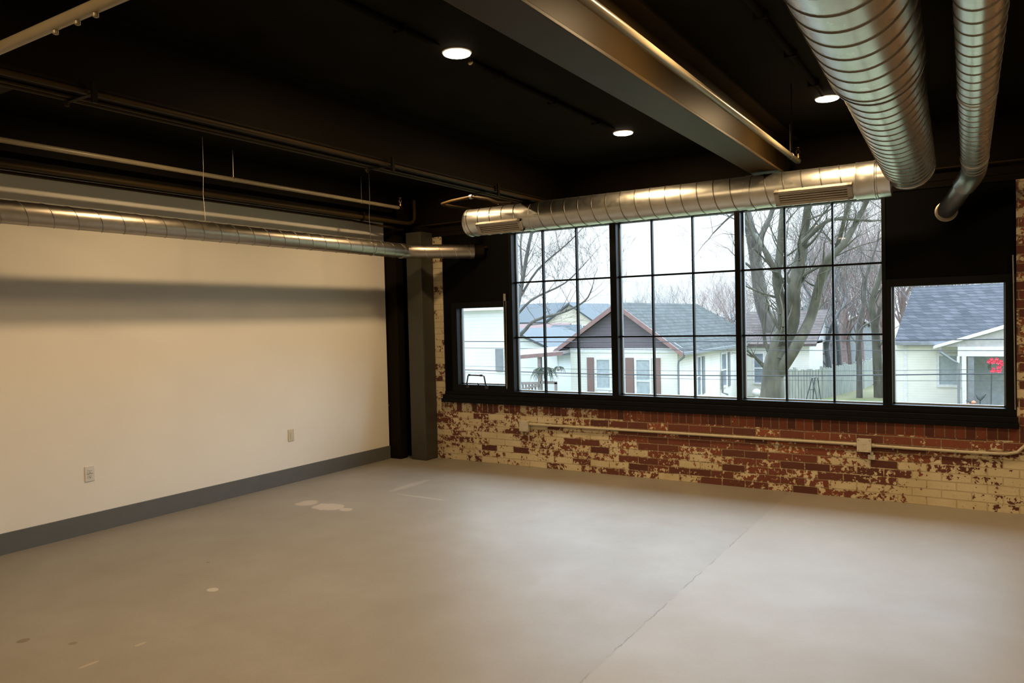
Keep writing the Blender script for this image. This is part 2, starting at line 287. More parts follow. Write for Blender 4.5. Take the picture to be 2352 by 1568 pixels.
# ------------------------------------------------------------------ mesh helper
class MB:
    def __init__(s): s.v = []; s.f = []; s.m = []
    def add(s, vs, fs, mi=0):
        o = len(s.v); s.v += [tuple(v) for v in vs]; s.f += [tuple(o + i for i in f) for f in fs]; s.m += [mi] * len(fs); return s
    def box(s, x0, y0, z0, x1, y1, z1, mi=0):
        x0, x1 = min(x0, x1), max(x0, x1); y0, y1 = min(y0, y1), max(y0, y1); z0, z1 = min(z0, z1), max(z0, z1)
        v = [(x0, y0, z0), (x1, y0, z0), (x1, y1, z0), (x0, y1, z0), (x0, y0, z1), (x1, y0, z1), (x1, y1, z1), (x0, y1, z1)]
        return s.add(v, [(0, 3, 2, 1), (4, 5, 6, 7), (0, 1, 5, 4), (1, 2, 6, 5), (2, 3, 7, 6), (3, 0, 4, 7)], mi)
    def prism(s, poly, axis, a, b, mi=0):
        """polygon in the two other axes, extruded along axis (0=x,1=y,2=z)"""
        def P(p, t):
            return {0: (t, p[0], p[1]), 1: (p[0], t, p[1]), 2: (p[0], p[1], t)}[axis]
        n = len(poly); v = [P(p, a) for p in poly] + [P(p, b) for p in poly]
        f = [tuple(range(n)), tuple(range(2 * n - 1, n - 1, -1))] + [(i, i + n, (i + 1) % n + n, (i + 1) % n) for i in range(n)]
        return s.add(v, f, mi)
    def slab(s, quad, th, mi=0):
        """a sloping board: top quad and thickness downwards"""
        v = [tuple(q) for q in quad] + [(q[0], q[1], q[2] - th) for q in quad]
        return s.add(v, [(0, 1, 2, 3), (7, 6, 5, 4), (0, 4, 5, 1), (1, 5, 6, 2), (2, 6, 7, 3), (3, 7, 4, 0)], mi)
    def tube(s, pts, r, seg=12, caps=True, mi=0):
        pts = [Vector(p) for p in pts]; n = len(pts); rs = r if isinstance(r, (list, tuple)) else [r] * n
        up = None; vs = []
        for i, p in enumerate(pts):
            t = (pts[min(i + 1, n - 1)] - pts[max(i - 1, 0)]).normalized()
            if up is None: up = t.orthogonal().normalized()
            else:
                up = up - t * up.dot(t)
                up = up.normalized() if up.length > 1e-5 else t.orthogonal().normalized()
            w = t.cross(up)
            vs += [p + (up * cos(2 * pi * k / seg) + w * sin(2 * pi * k / seg)) * rs[i] for k in range(seg)]
        fs = [(i * seg + k, i * seg + (k + 1) % seg, (i + 1) * seg + (k + 1) % seg, (i + 1) * seg + k) for i in range(n - 1) for k in range(seg)]
        if caps: fs += [tuple(range(seg))[::-1], tuple(range((n - 1) * seg, n * seg))]
        return s.add(vs, fs, mi)
    def ring(s, c, d, prof, seg=32, mi=0):
        """lathe: prof = (distance along d, radius)"""
        return s.tube([Vector(c) + Vector(d).normalized() * a for a, _ in prof], [b for _, b in prof], seg, True, mi)
    def spiral(s, p0, p1, r, pitch=.13, seg=40, ridge=.0035, w=.07, phase=0.0):
        """spiral-lock duct: grid that follows the helix, raised seam faces get material 1"""
        p0, p1 = Vector(p0), Vector(p1); d = (p1 - p0); L = d.length; d.normalize()
        a = Vector((0, 0, 1)); a = (a - d * a.dot(d)).normalized(); b = d.cross(a)
        k0 = -2; k1 = int(L / pitch) + 2; phs = [0, w * .2, w * .8, w, .35, .7]; hs = [0, 1, 1, 0, 0, 0]
        rows = [(k + ph, h) for k in range(k0, k1) for ph, h in zip(phs, hs)]; vs = []; fs = []; ms = []
        for (q, h) in rows:
            for j in range(seg + 1):
                th = 2 * pi * j / seg; t = min(max((q + j / seg + phase) * pitch, 0), L); rr = r + ridge * h
                vs.append(p0 + d * t + (a * cos(th) + b * sin(th)) * rr)
        o = len(s.v); s.v += [tuple(v) for v in vs]
        for i in range(len(rows) - 1):
            for j in range(seg):
                q = [i * (seg + 1) + j, i * (seg + 1) + j + 1, (i + 1) * (seg + 1) + j + 1, (i + 1) * (seg + 1) + j]
                if (vs[q[0]] - vs[q[3]]).length < 1e-6 and (vs[q[1]] - vs[q[2]]).length < 1e-6: continue
                s.f.append(tuple(o + z for z in q)); s.m.append(1 if rows[i][1] or rows[i + 1][1] else 0)
        return s
    def build(s, name, mats, parent=None, smooth=False, bevel=0, **tags):
        me = bpy.data.meshes.new(name); me.from_pydata(s.v, [], s.f)
        for m in (mats if isinstance(mats, (list, tuple)) else [mats]): me.materials.append(MAT[m] if isinstance(m, str) else m)
        me.polygons.foreach_set('material_index', s.m); me.validate(); me.update()
        if smooth:
            me.polygons.foreach_set('use_smooth', [True] * len(me.polygons))
            try: me.set_sharp_from_angle(angle=rad(40))
            except Exception: pass
        o = bpy.data.objects.new(name, me); COL.objects.link(o)
        if parent: o.parent = parent; o.matrix_parent_inverse = Matrix.Translation(-Vector(parent.location)) if parent.location.length else Matrix()
        if bevel:
            b = o.modifiers.new('b', 'BEVEL'); b.width = bevel; b.segments = 2; b.limit_method = 'ANGLE'
        for k, v in tags.items(): o[k] = v
        return o
def thing(name, label, cat, loc=(0, 0, 0), group=None):
    o = bpy.data.objects.new(name, None); COL.objects.link(o); o.location = loc; o.empty_display_size = .1
    o['label'] = label; o['category'] = cat
    if group: o['group'] = group
    return o
def struct(mb, name, m, parent=None, **k): return mb.build(name, m, parent, kind='structure', **k)
def copy_tree(o, loc, label=None, parent=None):
    c = o.copy(); COL.objects.link(c)
    if parent: c.parent = parent
    else: c.location = loc
    if label: c['label'] = label
    for ch in list(o.children): copy_tree(ch, None, None, c)
    return c

# ------------------------------------------------------------------ room shell
CE = 3.05; XR = 9.2; YB = -12.0; XL = -.30
struct(MB().box(XL, YB, -.12, XR, .0, 0), 'floor', 'floor')
struct(MB().box(XL, YB - .1, CE, XR + .1, .3, CE + .15), 'ceiling', 'ceil')
struct(MB().box(-.12, YB, 0, 0, -.28, 2.95), 'wall_left', 'wall')
struct(MB().box(XR, YB, 0, XR + .12, 0, CE), 'wall_right', 'backwall')
struct(MB().box(XL, YB - .12, 0, XR, YB, CE), 'wall_rear', 'backwall')
struct(MB().box(0, YB, 0, .014, -.28, .148), 'baseboard_left', 'base')
w = MB(); XO0, XO1, ZS, ZT = .607, 6.0, .70, 2.51                  # opening in the brick wall
w.box(XL, 0, -.12, XR, .16, ZS); w.box(XL, 0, ZS, XO0, .16, ZT); w.box(XO1, 0, ZS, XR, .16, ZT)
struct(w, 'wall_window', 'brick')
w = MB(); w.box(XL, .0, ZT, XR, .16, CE)
struct(w, 'wall_upper', 'beamdark')

# black infill above the small windows, continuous sill
struct(MB().box(XO0, .012, 1.76, 1.50, .10, ZT).box(XO0, .012, ZS, .72, .10, 1.76), 'trim_1', 'panel')
struct(MB().box(5.115, .012, 1.81, XO1, .10, ZT), 'trim_2', 'panel')
sill = MB().box(.585, -.045, .648, 6.012, .02, .690).box(.60, -.035, .690, 6.005, .10, .735).box(.605, .0, .735, 6.0, .10, .768)
struct(sill, 'trim_3', 'black', bevel=.003)
struct(MB().box(1.50, .012, 2.50, 5.13, .10, ZT + .005), 'trim_4', 'panel')

# windows: outer frame, sash with grey glazing stop, muntins, panes
def window(num, x0, x1, z0, z1, xs, zs, fl, fr, fb, ft, stop=True):
    t = thing('window_%d' % num, '', '', ((x0 + x1) / 2, .05, z0)); del t['label']; del t['category']; t['kind'] = 'structure'
    f = MB().box(x0, 0, z0, x0 + fl, .10, z1).box(x1 - fr, 0, z0, x1, .10, z1).box(x0 + fl, 0, z0, x1 - fr, .10, z0 + fb).box(x0 + fl, 0, z1 - ft, x1 - fr, .10, z1)
    f.build('window_frame', 'black', t, bevel=.002)
    gx0, gx1, gz0, gz1 = x0 + fl, x1 - fr, z0 + fb, z1 - ft
    if stop:
        g = MB().box(gx0, .085, gz0, gx0 + .014, .12, gz1).box(gx1 - .010, .085, gz0, gx1, .12, gz1).box(gx0, .085, gz0, gx1, .12, gz0 + .012)
        g.build('glazing_stop', 'sash', t)
    if xs or zs:
        m = MB()
        for x in xs: m.box(x - .0075, .05, gz0, x + .0075, .088, gz1)
        for z in zs: m.box(gx0, .046, z - .008, gx1, .084, z + .008)
        m.build('muntin_grid', 'black', t)
    MB().box(gx0, .092, gz0, gx1, .097, gz1).build('pane', 'glass', t)
    return t
wz = [1.364, 1.949]
window(2, 1.500, 2.712, .768, 2.50, [1.888, 2.282], wz, .034, .034, .020, .03)
window(3, 2.712, 3.925, .768, 2.50, [3.095, 3.496], wz, .034, .024, .020, .03)
window(4, 3.925, 5.120, .768, 2.50, [4.323, 4.712], wz, .024, .030, .020, .03)
w1 = window(1, .72, 1.500, .768, 1.76, [], [], .075, .080, .080, .065)
w5 = window(5, 5.120, 6.0, .768, 1.81, [], [], .038, .070, .025, .062)
# awning handle hook, slim operator rods
h = MB().tube([(.930, -.012, .845), (.935, -.03, .86), (.958, -.035, .950), (.985, -.035, .958), (1.15, -.035, .956), (1.172, -.035, .948), (1.186, -.03, .86), (1.190, -.012, .84)], .008, 8)
h.box(.915, -.014, .815, .955, .0, .85).box(1.165, -.014, .81, 1.21, .0, .845).box(.965, -.045, .948, .985, -.025, .97).box(1.125, -.045, .946, 1.145, -.025, .968)
h.build('window_handle', 'handle', w1)
MB().tube([(1.075, -.012, .85), (1.078, -.02, .87), (1.095, -.02, .845)], .005, 6).build('latch', 'handle', w1)
rr = MB().tube([(1.436, -.012, 1.79), (1.438, -.014, 1.3), (1.446, -.014, .83)], .0035, 8).tube([(1.462, -.012, 1.79), (1.460, -.014, 1.3), (1.455, -.014, .83)], .0035, 8)
rr.tube([(1.446, -.014, .83), (1.450, -.014, .818), (1.455, -.014, .83)], .0045, 8).box(1.438, -.022, 1.76, 1.466, .0, 1.835)
rr.build('operator_rod', 'steelrod', w1, smooth=True)
MB().tube([(5.978, -.010, 1.95), (5.981, -.012, 1.74)], .005, 6).tube([(5.981, -.012, 1.74), (5.988, -.012, .79)], .004, 8).build('operator_rod', 'steelrod', w5, smooth=True)

# ------------------------------------------------------------------ structural steel
def ibeam(name, label, x, hw, zb, m, y0=YB, y1=-.0):
    t = thing(name, label, 'beam', (x, y1, zb))
    MB().box(x - hw, y0, zb, x + hw, y1, zb + .018).build('lower_flange', m, t, bevel=.003)
    MB().box(x - .006, y0, zb + .018, x + .006, y1, CE - .018).build('web', m, t)
    MB().box(x - hw, y0, CE - .018, x + hw, y1, CE - .001).build('upper_flange', m, t)
    return t
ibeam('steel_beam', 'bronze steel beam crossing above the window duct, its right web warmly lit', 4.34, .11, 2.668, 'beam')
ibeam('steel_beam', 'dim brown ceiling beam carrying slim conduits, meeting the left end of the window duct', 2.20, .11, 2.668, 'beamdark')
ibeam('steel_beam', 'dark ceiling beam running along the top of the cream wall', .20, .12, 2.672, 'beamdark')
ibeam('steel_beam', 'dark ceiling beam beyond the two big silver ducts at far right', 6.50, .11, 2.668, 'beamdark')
g = thing('steel_girder', 'dark cross girder above the bright pipe at the top left corner', 'beam', (3, -5.20, 2.70))
MB().box(.33, -5.20, 2.69, 2.08, -5.02, 2.705).build('lower_flange', 'beamdark', g); MB().box(.33, -5.115, 2.705, 2.08, -5.105, CE - .001).build('web', 'beamdark', g)
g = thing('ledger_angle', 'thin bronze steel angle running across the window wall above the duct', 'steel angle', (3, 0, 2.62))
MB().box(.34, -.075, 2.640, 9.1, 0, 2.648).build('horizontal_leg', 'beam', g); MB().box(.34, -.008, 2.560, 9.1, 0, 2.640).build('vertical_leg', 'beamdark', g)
c = thing('steel_column', 'square charcoal steel column standing against the brick beside the small left window', 'column', (.38, -.11, 0))
MB().box(.272, -.215, 0, .486, -.003, 2.56).build('column_shaft', 'column', c, bevel=.006)
MB().box(.30, -.10, 2.56, .46, -.003, 2.64).build('cap_plate', 'beamdark', c)
c = thing('steel_column', 'brown-black steel column in the corner at the end of the cream wall', 'column', (.05, -.17, 0))
MB().box(-.115, -.262, 0, .155, -.14, 2.665).build('column_shaft', 'beamdark', c, bevel=.004)
MB().box(-.02, -.264, .60, .0, -.258, .62).build('bolt', 'screw', c)
struct(MB().box(XL, -.28, 0, -.12, 0, CE), 'wall_corner', 'panel')
struct(MB().box(.0, -.02, 0, .270, 0, 2.56), 'trim_5', 'panel')  # black sheet added to keep the gap between the two columns black

# ------------------------------------------------------------------ ceiling lights
def lamp(x, y, label, seen=True):
    t = thing('ceiling_light', label, 'ceiling light', (x, y, CE), 'recessed disc lights along the ceiling')
    MB().ring((x, y, CE), (0, 0, -1), [(0, .084), (.005, .083), (.008, .078)], 40).build('trim_ring', 'trimring', t, smooth=True)
    MB().ring((x, y, CE), (0, 0, -1), [(.004, .0765), (.0125, .0755), (.0150, .070), (.0155, .001)], 40).build('lens', 'lens', t, smooth=True)
    d = bpy.data.lights.new('bulb', 'AREA'); d.shape = 'DISK'; d.size = .145; d.energy = LAMP_W; d.color = LAMP_COL
    o = bpy.data.objects.new('bulb', d); COL.objects.link(o); o.parent = t; o.location = (0, 0, -.018)
    return t
LX, LXR, LXL = 3.33, 4.88, 1.42
lamp(LX, -3.36, 'bright disc light nearest the picture centre top, left of the bronze beam')
lamp(LX, -1.10, 'smaller-looking disc light close above the long window duct, left of the bronze beam')
lamp(LXR, -1.12, 'disc light beside the big silver duct, right of the bronze beam')
for x, y in ((LXR, -3.40), (LXL, -1.10), (LXL, -3.36), (LXL, -6.2), (LX, -6.6), (LXR, -7.0), (7.3, -1.1), (7.3, -3.4), (7.3, -7.0), (LX, -9.4), (LXR, -9.4)):
    lamp(x, y, 'disc light on the black ceiling outside the picture')
# conduits that feed the lights, on the deck
for x, lab in ((LX, 'black conduit on the ceiling joining the two disc lights left of the bronze beam'), (LXR + .0, 'black conduit on the ceiling leading to the disc light beside the big duct')):
    t = thing('ceiling_conduit', lab, 'conduit', (x, -2.3, CE))
    for a, b in ((-6.40, -3.54), (-3.23, -1.30)):
        p = MB().tube([(x, a, CE - .019), (x, b, CE - .019)], .018, 10)
        for y in (a + .3, (a + b) / 2, b - .3): p.box(x - .035, y - .012, CE - .040, x + .035, y + .012, CE)
        p.build('conduit_run', 'ceil', t)

# ------------------------------------------------------------------ ducts
# long round duct in front of the window head
t = thing('supply_duct', 'long round duct across the top of the window, with two slotted grilles', 'duct', (3.3, -.68, 2.52))
DY, DZ, DR = -.68, 2.518, .131
MB().spiral((1.50, DY, DZ), (5.16, DY, DZ), DR, .135, 48).build('duct_shell', ['duct', 'seam'], t, smooth=True)
MB().ring((1.485, DY, DZ), (1, 0, 0), [(0, .02), (.0, .128), (.008, .134), (.03, .1345), (.03, .131)], 48).build('end_cap', 'duct', t, smooth=True)
for x in (2.19, 4.20): MB().ring((x, DY, DZ), (1, 0, 0), [(0, .1315), (.002, .1355), (.05, .1355), (.052, .1315)], 48).build('coupling', 'duct', t, smooth=True)
MB().ring((5.0, DY, DZ), (1, 0, 0), [(0, .1315), (.002, .1365), (.012, .1365), (.016, .1345), (.12, .1355), (.124, .1385), (.132, .1385), (.136, .133)], 48).build('coupling', 'duct', t, smooth=True)
def grille(x0, x1):
    a = rad(-38)   # tilted a little below horizontal, facing the room
    nrm = Vector((0, -cos(a), sin(a))); up = Vector((0, sin(a) * -1, cos(a) * -1)) * -1; up = Vector((0, sin(a), cos(a)))
    c0 = Vector((0, DY, DZ)) + nrm * (DR + .003)
    def q(x, u, d): return Vector((x, 0, 0)) + c0 + up * u + nrm * d
    def bx(mb, x0, x1, u0, u1, d0, d1):
        v = [q(x, u, d) for d in (d0, d1) for u in (u0, u1) for x in (x0, x1)]
        mb.add(v, [(0, 1, 3, 2), (4, 6, 7, 5), (0, 4, 5, 1), (2, 3, 7, 6), (0, 2, 6, 4), (1, 5, 7, 3)])
    H = .062; m = MB()
    bx(m, x0, x0 + .035, -H, H, -.03, .014); bx(m, x1 - .035, x1, -H, H, -.03, .014); bx(m, x0, x1, H - .022, H, -.03, .014); bx(m, x0, x1, -H, -H + .022, -.03, .014)
    g = m.build('slot_grille', 'grille', t, bevel=.002)
    b = MB(); bx(b, x0 + .035, x1 - .035, -H + .022, H - .022, -.03, -.001); b.build('grille_back', 'slot', g)
    for k in range(4):
        v = MB(); u = -H + .022 + (2 * H - .044) * (k + .5) / 4
        bx(v, x0 + .035, x1 - .035, u - .0055, u + .0045, -.004, .008); v.build('louvre', 'grille', g)
grille(1.66, 2.16); grille(4.44, 4.99)
# sheet-metal screws seen on the seams
# big duct coming overhead from behind the camera
BD = Vector((-.034, 1, 0)).normalized()
def big(y, z=2.60): return Vector((5.345 - .034 * (y + .70), y, z))
t = thing('supply_duct', 'biggest silver spiral duct, running overhead to the corner of the window duct', 'duct', tuple(big(-3)))
MB().spiral(big(-3.28), big(-.60), .168, .132, 56, .004, w=.05).build('duct_shell', ['ductb', 'seam'], t, smooth=True)
MB().spiral(big(YB + .01), big(-3.30), .186, .150, 56, .004, w=.05).build('rear_shell', ['ductb', 'seam'], t, smooth=True)
MB().ring(big(-3.30), BD, [(0, .187), (.004, .190), (.015, .190), (.03, .172), (.05, .170)], 56).build('coupling', 'ductb', t, smooth=True)
MB().ring(big(-.60), BD, [(-.06, .1685), (-.055, .173), (.0, .173), (.01, .168), (.01, .02)], 56).build('end_cap', 'ductb', t, smooth=True)
MB().ring((5.135, DY, DZ), (1, 0, 0), [(0, .134), (.004, .139), (.012, .139), (.016, .135), (.10, .136)], 48).build('take_off_collar', 'ductb', t, smooth=True)
# small duct to its right, elbowing down to a collar in the black panel
t = thing('exhaust_duct', 'slim silver spiral duct at far right, elbowing into the black panel', 'duct', (5.75, -3, 2.55))
def sm(y): return Vector((5.742 - .021 * (y + .5), y, 2.545))
MB().spiral(sm(YB + .01), sm(-.66), .078, .125, 40, .0032).build('duct_shell', ['ductb', 'seam'], t, smooth=True)
for y in (-2.75, -1.0): MB().ring(sm(y), (0, 1, 0), [(0, .0785), (.002, .083), (.03, .083), (.032, .0785)], 40).build('coupling', 'ductb', t, smooth=True)
p = [sm(-.66), Vector((5.745, -.58, 2.543)), Vector((5.736, -.49, 2.525)), Vector((5.710, -.405, 2.492)), Vector((5.675, -.34, 2.455))]
MB().tube(p, .0785, 40).build('elbow', 'duct', t, smooth=True)
p2 = [Vector((5.675, -.34, 2.455)), Vector((5.615, -.20, 2.385)), Vector((5.565, -.09, 2.335)), Vector((5.548, .012, 2.318))]
MB().tube(p2, .066, 40).build('drop_leg', 'duct', t, smooth=True)
MB().ring((5.548, .010, 2.318), (0, -1, 0), [(0, .080), (.004, .080), (.006, .070), (.03, .068)], 40).build('wall_collar', 'ductw', t, smooth=True)
# thin duct along the cream wall
t = thing('exhaust_duct', 'thin tarnished spiral duct hung along the cream wall by wires', 'duct', (.6, -3, 2.31))
a0, a1, a2 = Vector((.60, YB + .01, 2.307)), Vector((.60, -.64, 2.307)), Vector((1.16, .0, 2.303))
MB().spiral(a0, a1, .075, .16, 40, .0026, w=.05, phase=.3).build('duct_shell', ['ductw', 'seam'], t, smooth=True)
MB().ring(a1 - Vector((0, .06, 0)), (0, 1, 0), [(0, .0755), (.002, .080), (.05, .080), (.052, .0755)], 40).build('coupling', 'ductw', t, smooth=True)
MB().tube([a1 - Vector((0, .03, 0)), a1, a1 + Vector((.035, .075, 0)), a1 + Vector((.10, .15, -.001))], .0755, 40).build('elbow', 'ductw', t, smooth=True)
b0 = a1 + Vector((.10, .15, -.001)); d = (a2 - b0)
MB().spiral(b0, b0 + d * .86, .074, .16, 40, .0026, w=.05).build('front_shell', ['ductw', 'seamlight'], t, smooth=True)
MB().ring(b0 + d * .80, d, [(0, .0745), (.002, .079), (.04, .079), (.042, .0745)], 40).build('coupling', 'ductw', t, smooth=True)
MB().tube([b0 + d * .86, b0 + d * 1.02], .070, 32).build('sleeve', 'beamdark', t, smooth=True)
for y in (-3.03, -1.14):
    MB().tube([(.60, y, 2.375), (.597, y, 2.47), (.585, y, 2.60), (.60, y, 2.80), (.60, y, CE)], .0022, 6).build('hanger_wire', 'wire', t)
MB().tube([(.60 + .0785 * cos(q * pi / 12), -1.14, 2.307 + .0785 * sin(q * pi / 12)) for q in range(25)], .002, 5).build('hanger_wire', 'wire', t)

# ------------------------------------------------------------------ sprinkler pipes
def sprinkler(t, x, y, z):
    m = MB().ring((x, y, z - .02), (0, 0, 1), [(0, .020), (.045, .020), (.05, .013), (.062, .013)], 12)
    m.tube([(x - .012, y, z + .04), (x - .014, y, z + .065), (x, y, z + .085)], .003, 6).tube([(x + .012, y, z + .04), (x + .014, y, z + .065), (x, y, z + .085)], .003, 6)
    m.ring((x, y, z + .085), (0, 0, 1), [(0, .004), (.004, .022), (.006, .022), (.007, .004)], 16)
    m.build('sprinkler_head', 'brass', t, smooth=True)
def pipe(label, x, z, y1, r, m='pipe', hangers=(), head=True):
    t = thing('sprinkler_pipe', label, 'pipe', (x, y1, z))
    MB().tube([(x, YB + .01, z), (x, y1, z)], r, 16).build('pipe_run', m, t, smooth=True)
    MB().ring((x, y1 - .02, z), (0, 1, 0), [(0, r * 1.02), (.002, r * 1.3), (.05, r * 1.3), (.055, r * 1.0)], 16).build('pipe_fitting', 'pipedark', t, smooth=True)
    if head: sprinkler(t, x, y1 + .01, z + r)
    for y in hangers:
        MB().tube([(x, y, z + r), (x, y, CE)], .004, 6).tube([(x + (r + .003) * cos(q * pi / 8), y, z + (r + .003) * sin(q * pi / 8)) for q in range(17)], .003, 5).build('rod_hanger', 'rod' if m == 'pipe' else 'pipedark', t)
    return t
pipe('bronze sprinkler pipe just right of the bronze beam, ending in a small head', 4.50, 2.80, -.24, .022, hangers=(-.52, -4.5))
pipe('thin bright-edged sprinkler pipe high along the cream wall', .405, 2.80, -.46, .019, hangers=(-2.6, -1.05))
t = thing('sprinkler_main', 'bright tan pipe crossing the top left corner of the picture', 'pipe', (2.6, -5.42, 2.6))
MB().tube([(.2, -5.43, 2.6), (8.6, -5.41, 2.6)], .021, 18).build('pipe_run', 'pipe', t, smooth=True)
for x in (3.13, 3.27, 3.38): MB().ring((x, -5.42, 2.575), (0, 0, -1), [(-.004, .010), (.006, .010), (.009, .006)], 10).build('pipe_stub', 'pipe', t, smooth=True)
# conduits strapped along the brown beam
t = thing('conduit_bundle', 'slim conduits strapped along the underside of the dim brown beam', 'conduit', (2.2, -2, 2.66))
for x, r in ((2.115, .011), (2.16, .009), (2.30, .013)):
    MB().tube([(x, YB + .01, 2.668 - r - .001), (x, -.40, 2.668 - r - .001)], r, 10).build('conduit', 'beam', t, smooth=True)
for y in (-4.85, -2.78, -1.45):
    MB().box(2.085, y - .012, 2.640, 2.335, y + .012, 2.644).box(2.33, y - .012, 2.60, 2.345, y + .012, 2.70).build('strap', 'beamdark', t)
    MB().ring((2.10, y, 2.640), (0, 0, -1), [(0, .012), (.014, .010), (.018, .004)], 8).build('bolt', 'beam', t)
t = thing('bent_conduit', 'short bronze conduit bending under the beam at the left end of the window duct', 'conduit', (1.9, -.9, 2.65))
MB().tube([(1.27, -.012, 2.715), (1.27, -.80, 2.705), (1.30, -.87, 2.705), (1.43, -.9, 2.715), (1.68, -.9, 2.733), (1.86, -.9, 2.692), (1.97, -.9, 2.645), (2.10, -.87, 2.630)], .015, 12).build('conduit', 'beam', t, smooth=True)
MB().ring((1.655, -.9, 2.732), (1, 0, .0), [(0, .018), (.002, .022), (.03, .022), (.032, .018)], 12).build('connector', 'rod', t, smooth=True)
# conduit with elbow in the corner over the columns
t = thing('corner_conduit', 'brown conduit running above the cream wall and turning up at the corner columns', 'conduit', (.35, -.4, 2.66))
MB().tube([(.375, YB + .01, 2.648), (.375, -.36, 2.648), (.375, -.27, 2.652), (.377, -.21, 2.672), (.378, -.18, 2.72), (.378, -.18, 2.92)], .020, 14).build('conduit', 'beam', t, smooth=True)
MB().box(.35, -1.02, 2.61, .40, -1.0, 2.70).build('strap', 'beamdark', t)
t = thing('corner_conduit', 'thinner brown conduit clinging to the top edge of the cream wall', 'conduit', (.05, -.4, 2.66))
MB().tube([(.10, YB + .01, 2.652), (.10, -.9, 2.652), (.18, -.5, 2.62), (.26, -.24, 2.60)], .012, 10).build('conduit', 'beam', t, smooth=True)
MB().tube([(1.0, -.03, 2.3), (1.21, -.012, 2.335)], .002, 5)
b = thing('wall_screw', 'small bright metal fitting beside the end of the thin wall duct', 'fitting', (1.22, 0, 2.34))
MB().ring((1.215, .012, 2.345), (.3, -1, 0), [(0, .018), (.02, .016), (.05, .010), (.06, .003)], 10).build('fitting', 'brass', b, smooth=True)
# inspection rod (thin vertical all-thread) right of the bronze beam
MB().tube([(4.74, -1.6, CE), (4.74, -1.6, 2.62)], .004, 6).build('threaded_rod', 'pipedark', label='thin black rod hanging from the ceiling between beam and big duct', category='rod')

# ------------------------------------------------------------------ outlets, surface conduit
def wall_plate(name, label, y, z, duplex):
    t = thing(name, label, 'wall plate', (0, y, z), 'plates on the cream wall')
    MB().box(0, y - .036, z - .058, .006, y + .036, z + .058).build('cover_plate', 'platew' if duplex else 'plate', t, bevel=.002)
    if duplex:
        for dz in (.020, -.020):
            f = MB().box(.006, y - .017, z + dz - .0145, .0085, y + .017, z + dz + .0145).build('socket', 'platew', t, bevel=.001)
            MB().box(.0085, y - .008, z + dz - .002, .0090, y - .0055, z + dz + .008).box(.0085, y + .0055, z + dz - .002, .0090, y + .008, z + dz + .008).box(.0085, y - .003, z + dz - .011, .0090, y + .003, z + dz - .005).build('slots', 'slotd', f)
        MB().box(.006, y - .024, z - .002, .0066, y + .024, z + .001).build('marking', 'slotd', t)
    else:
        MB().box(.006, y - .017, z - .033, .0095, y + .017, z + .033).build('rocker', 'plate', t, bevel=.001)
wall_plate('wall_outlet', 'white double outlet low on the cream wall, nearer the camera', -3.688, .453, True)
wall_plate('wall_plate', 'plain ivory plate low on the cream wall, nearer the corner columns', -1.713, .470, False)
t = thing('surface_conduit', 'cream painted conduit running along the brick wall below the sill', 'conduit', (3.5, 0, .45))
MB().tube([(1.72, -.022, .452), (2.6, -.020, .453), (4.91, -.020, .455)], .0125, 12).tube([(4.99, -.020, .452), (5.3, -.020, .450), (5.70, -.020, .448), (5.93, -.020, .452), (6.00, -.020, .470), (6.05, -.020, .525), (6.10, -.020, .62)], .0125, 12).build('conduit_run', 'conduit', t, smooth=True)
for x in (2.62, 3.45, 4.13, 5.16, 5.60):
    MB().tube([(x, -.0195 + .0135 * cos(q * pi / 6), .4525 + .0135 * sin(q * pi / 6)) for q in range(13)], .0022, 5).box(x - .006, -.003, .425, x + .006, 0, .443).build('strap', 'conduit', t)
for x in (1.745, 4.88, 5.015): MB().ring((x - .012, -.021, .453), (1, 0, 0), [(0, .0165), (.024, .0165)], 10).build('connector', 'conduit', t, smooth=True)
def jbox(label, x, z, s, m):
    t = thing('junction_box', label, 'electrical box', (x, 0, z), 'boxes on the surface conduit')
    MB().box(x - s, -.045, z - s, x + s, 0, z + s).build('box', m, t, bevel=.004)
    f = MB().box(x - s - .001, -.049, z - s - .001, x + s + .001, -.045, z + s + .001).build('cover', m, t, bevel=.002)
    for dx in (-.8, .8):
        for dz in (-.8, .8): MB().ring((x + dx * s, -.049, z + dz * s), (0, -1, 0), [(0, .005), (.002, .004)], 8).build('screw', 'screw', f)
    for dz in (.4, -.4): MB().box(x - .016, -.051, z + dz * s - .012, x + .016, -.049, z + dz * s + .012).build('socket', m, f)
jbox('cream painted square box at the left end of the brick wall conduit', 1.670, .432, .055, 'boxm')
jbox('grey square outlet box midway along the conduit under the right-hand windows', 4.950, .453, .053, 'boxm')
b = thing('wall_fitting', 'little white fitting just below the grey outlet box', 'fitting', (5.0, 0, .365))
MB().box(4.975, -.018, .335, 5.03, 0, .375).ring((5.005, -.01, .385), (0, -1, 0), [(0, .014), (.014, .012)], 10).build('fitting_body', 'boxm', b, bevel=.003)
MB().ring((4.40, 0, .427), (0, -1, 0), [(0, .010), (.006, .008)], 8).build('wall_anchor', 'screw', label='tiny round anchor in the brick below the conduit', category='anchor')

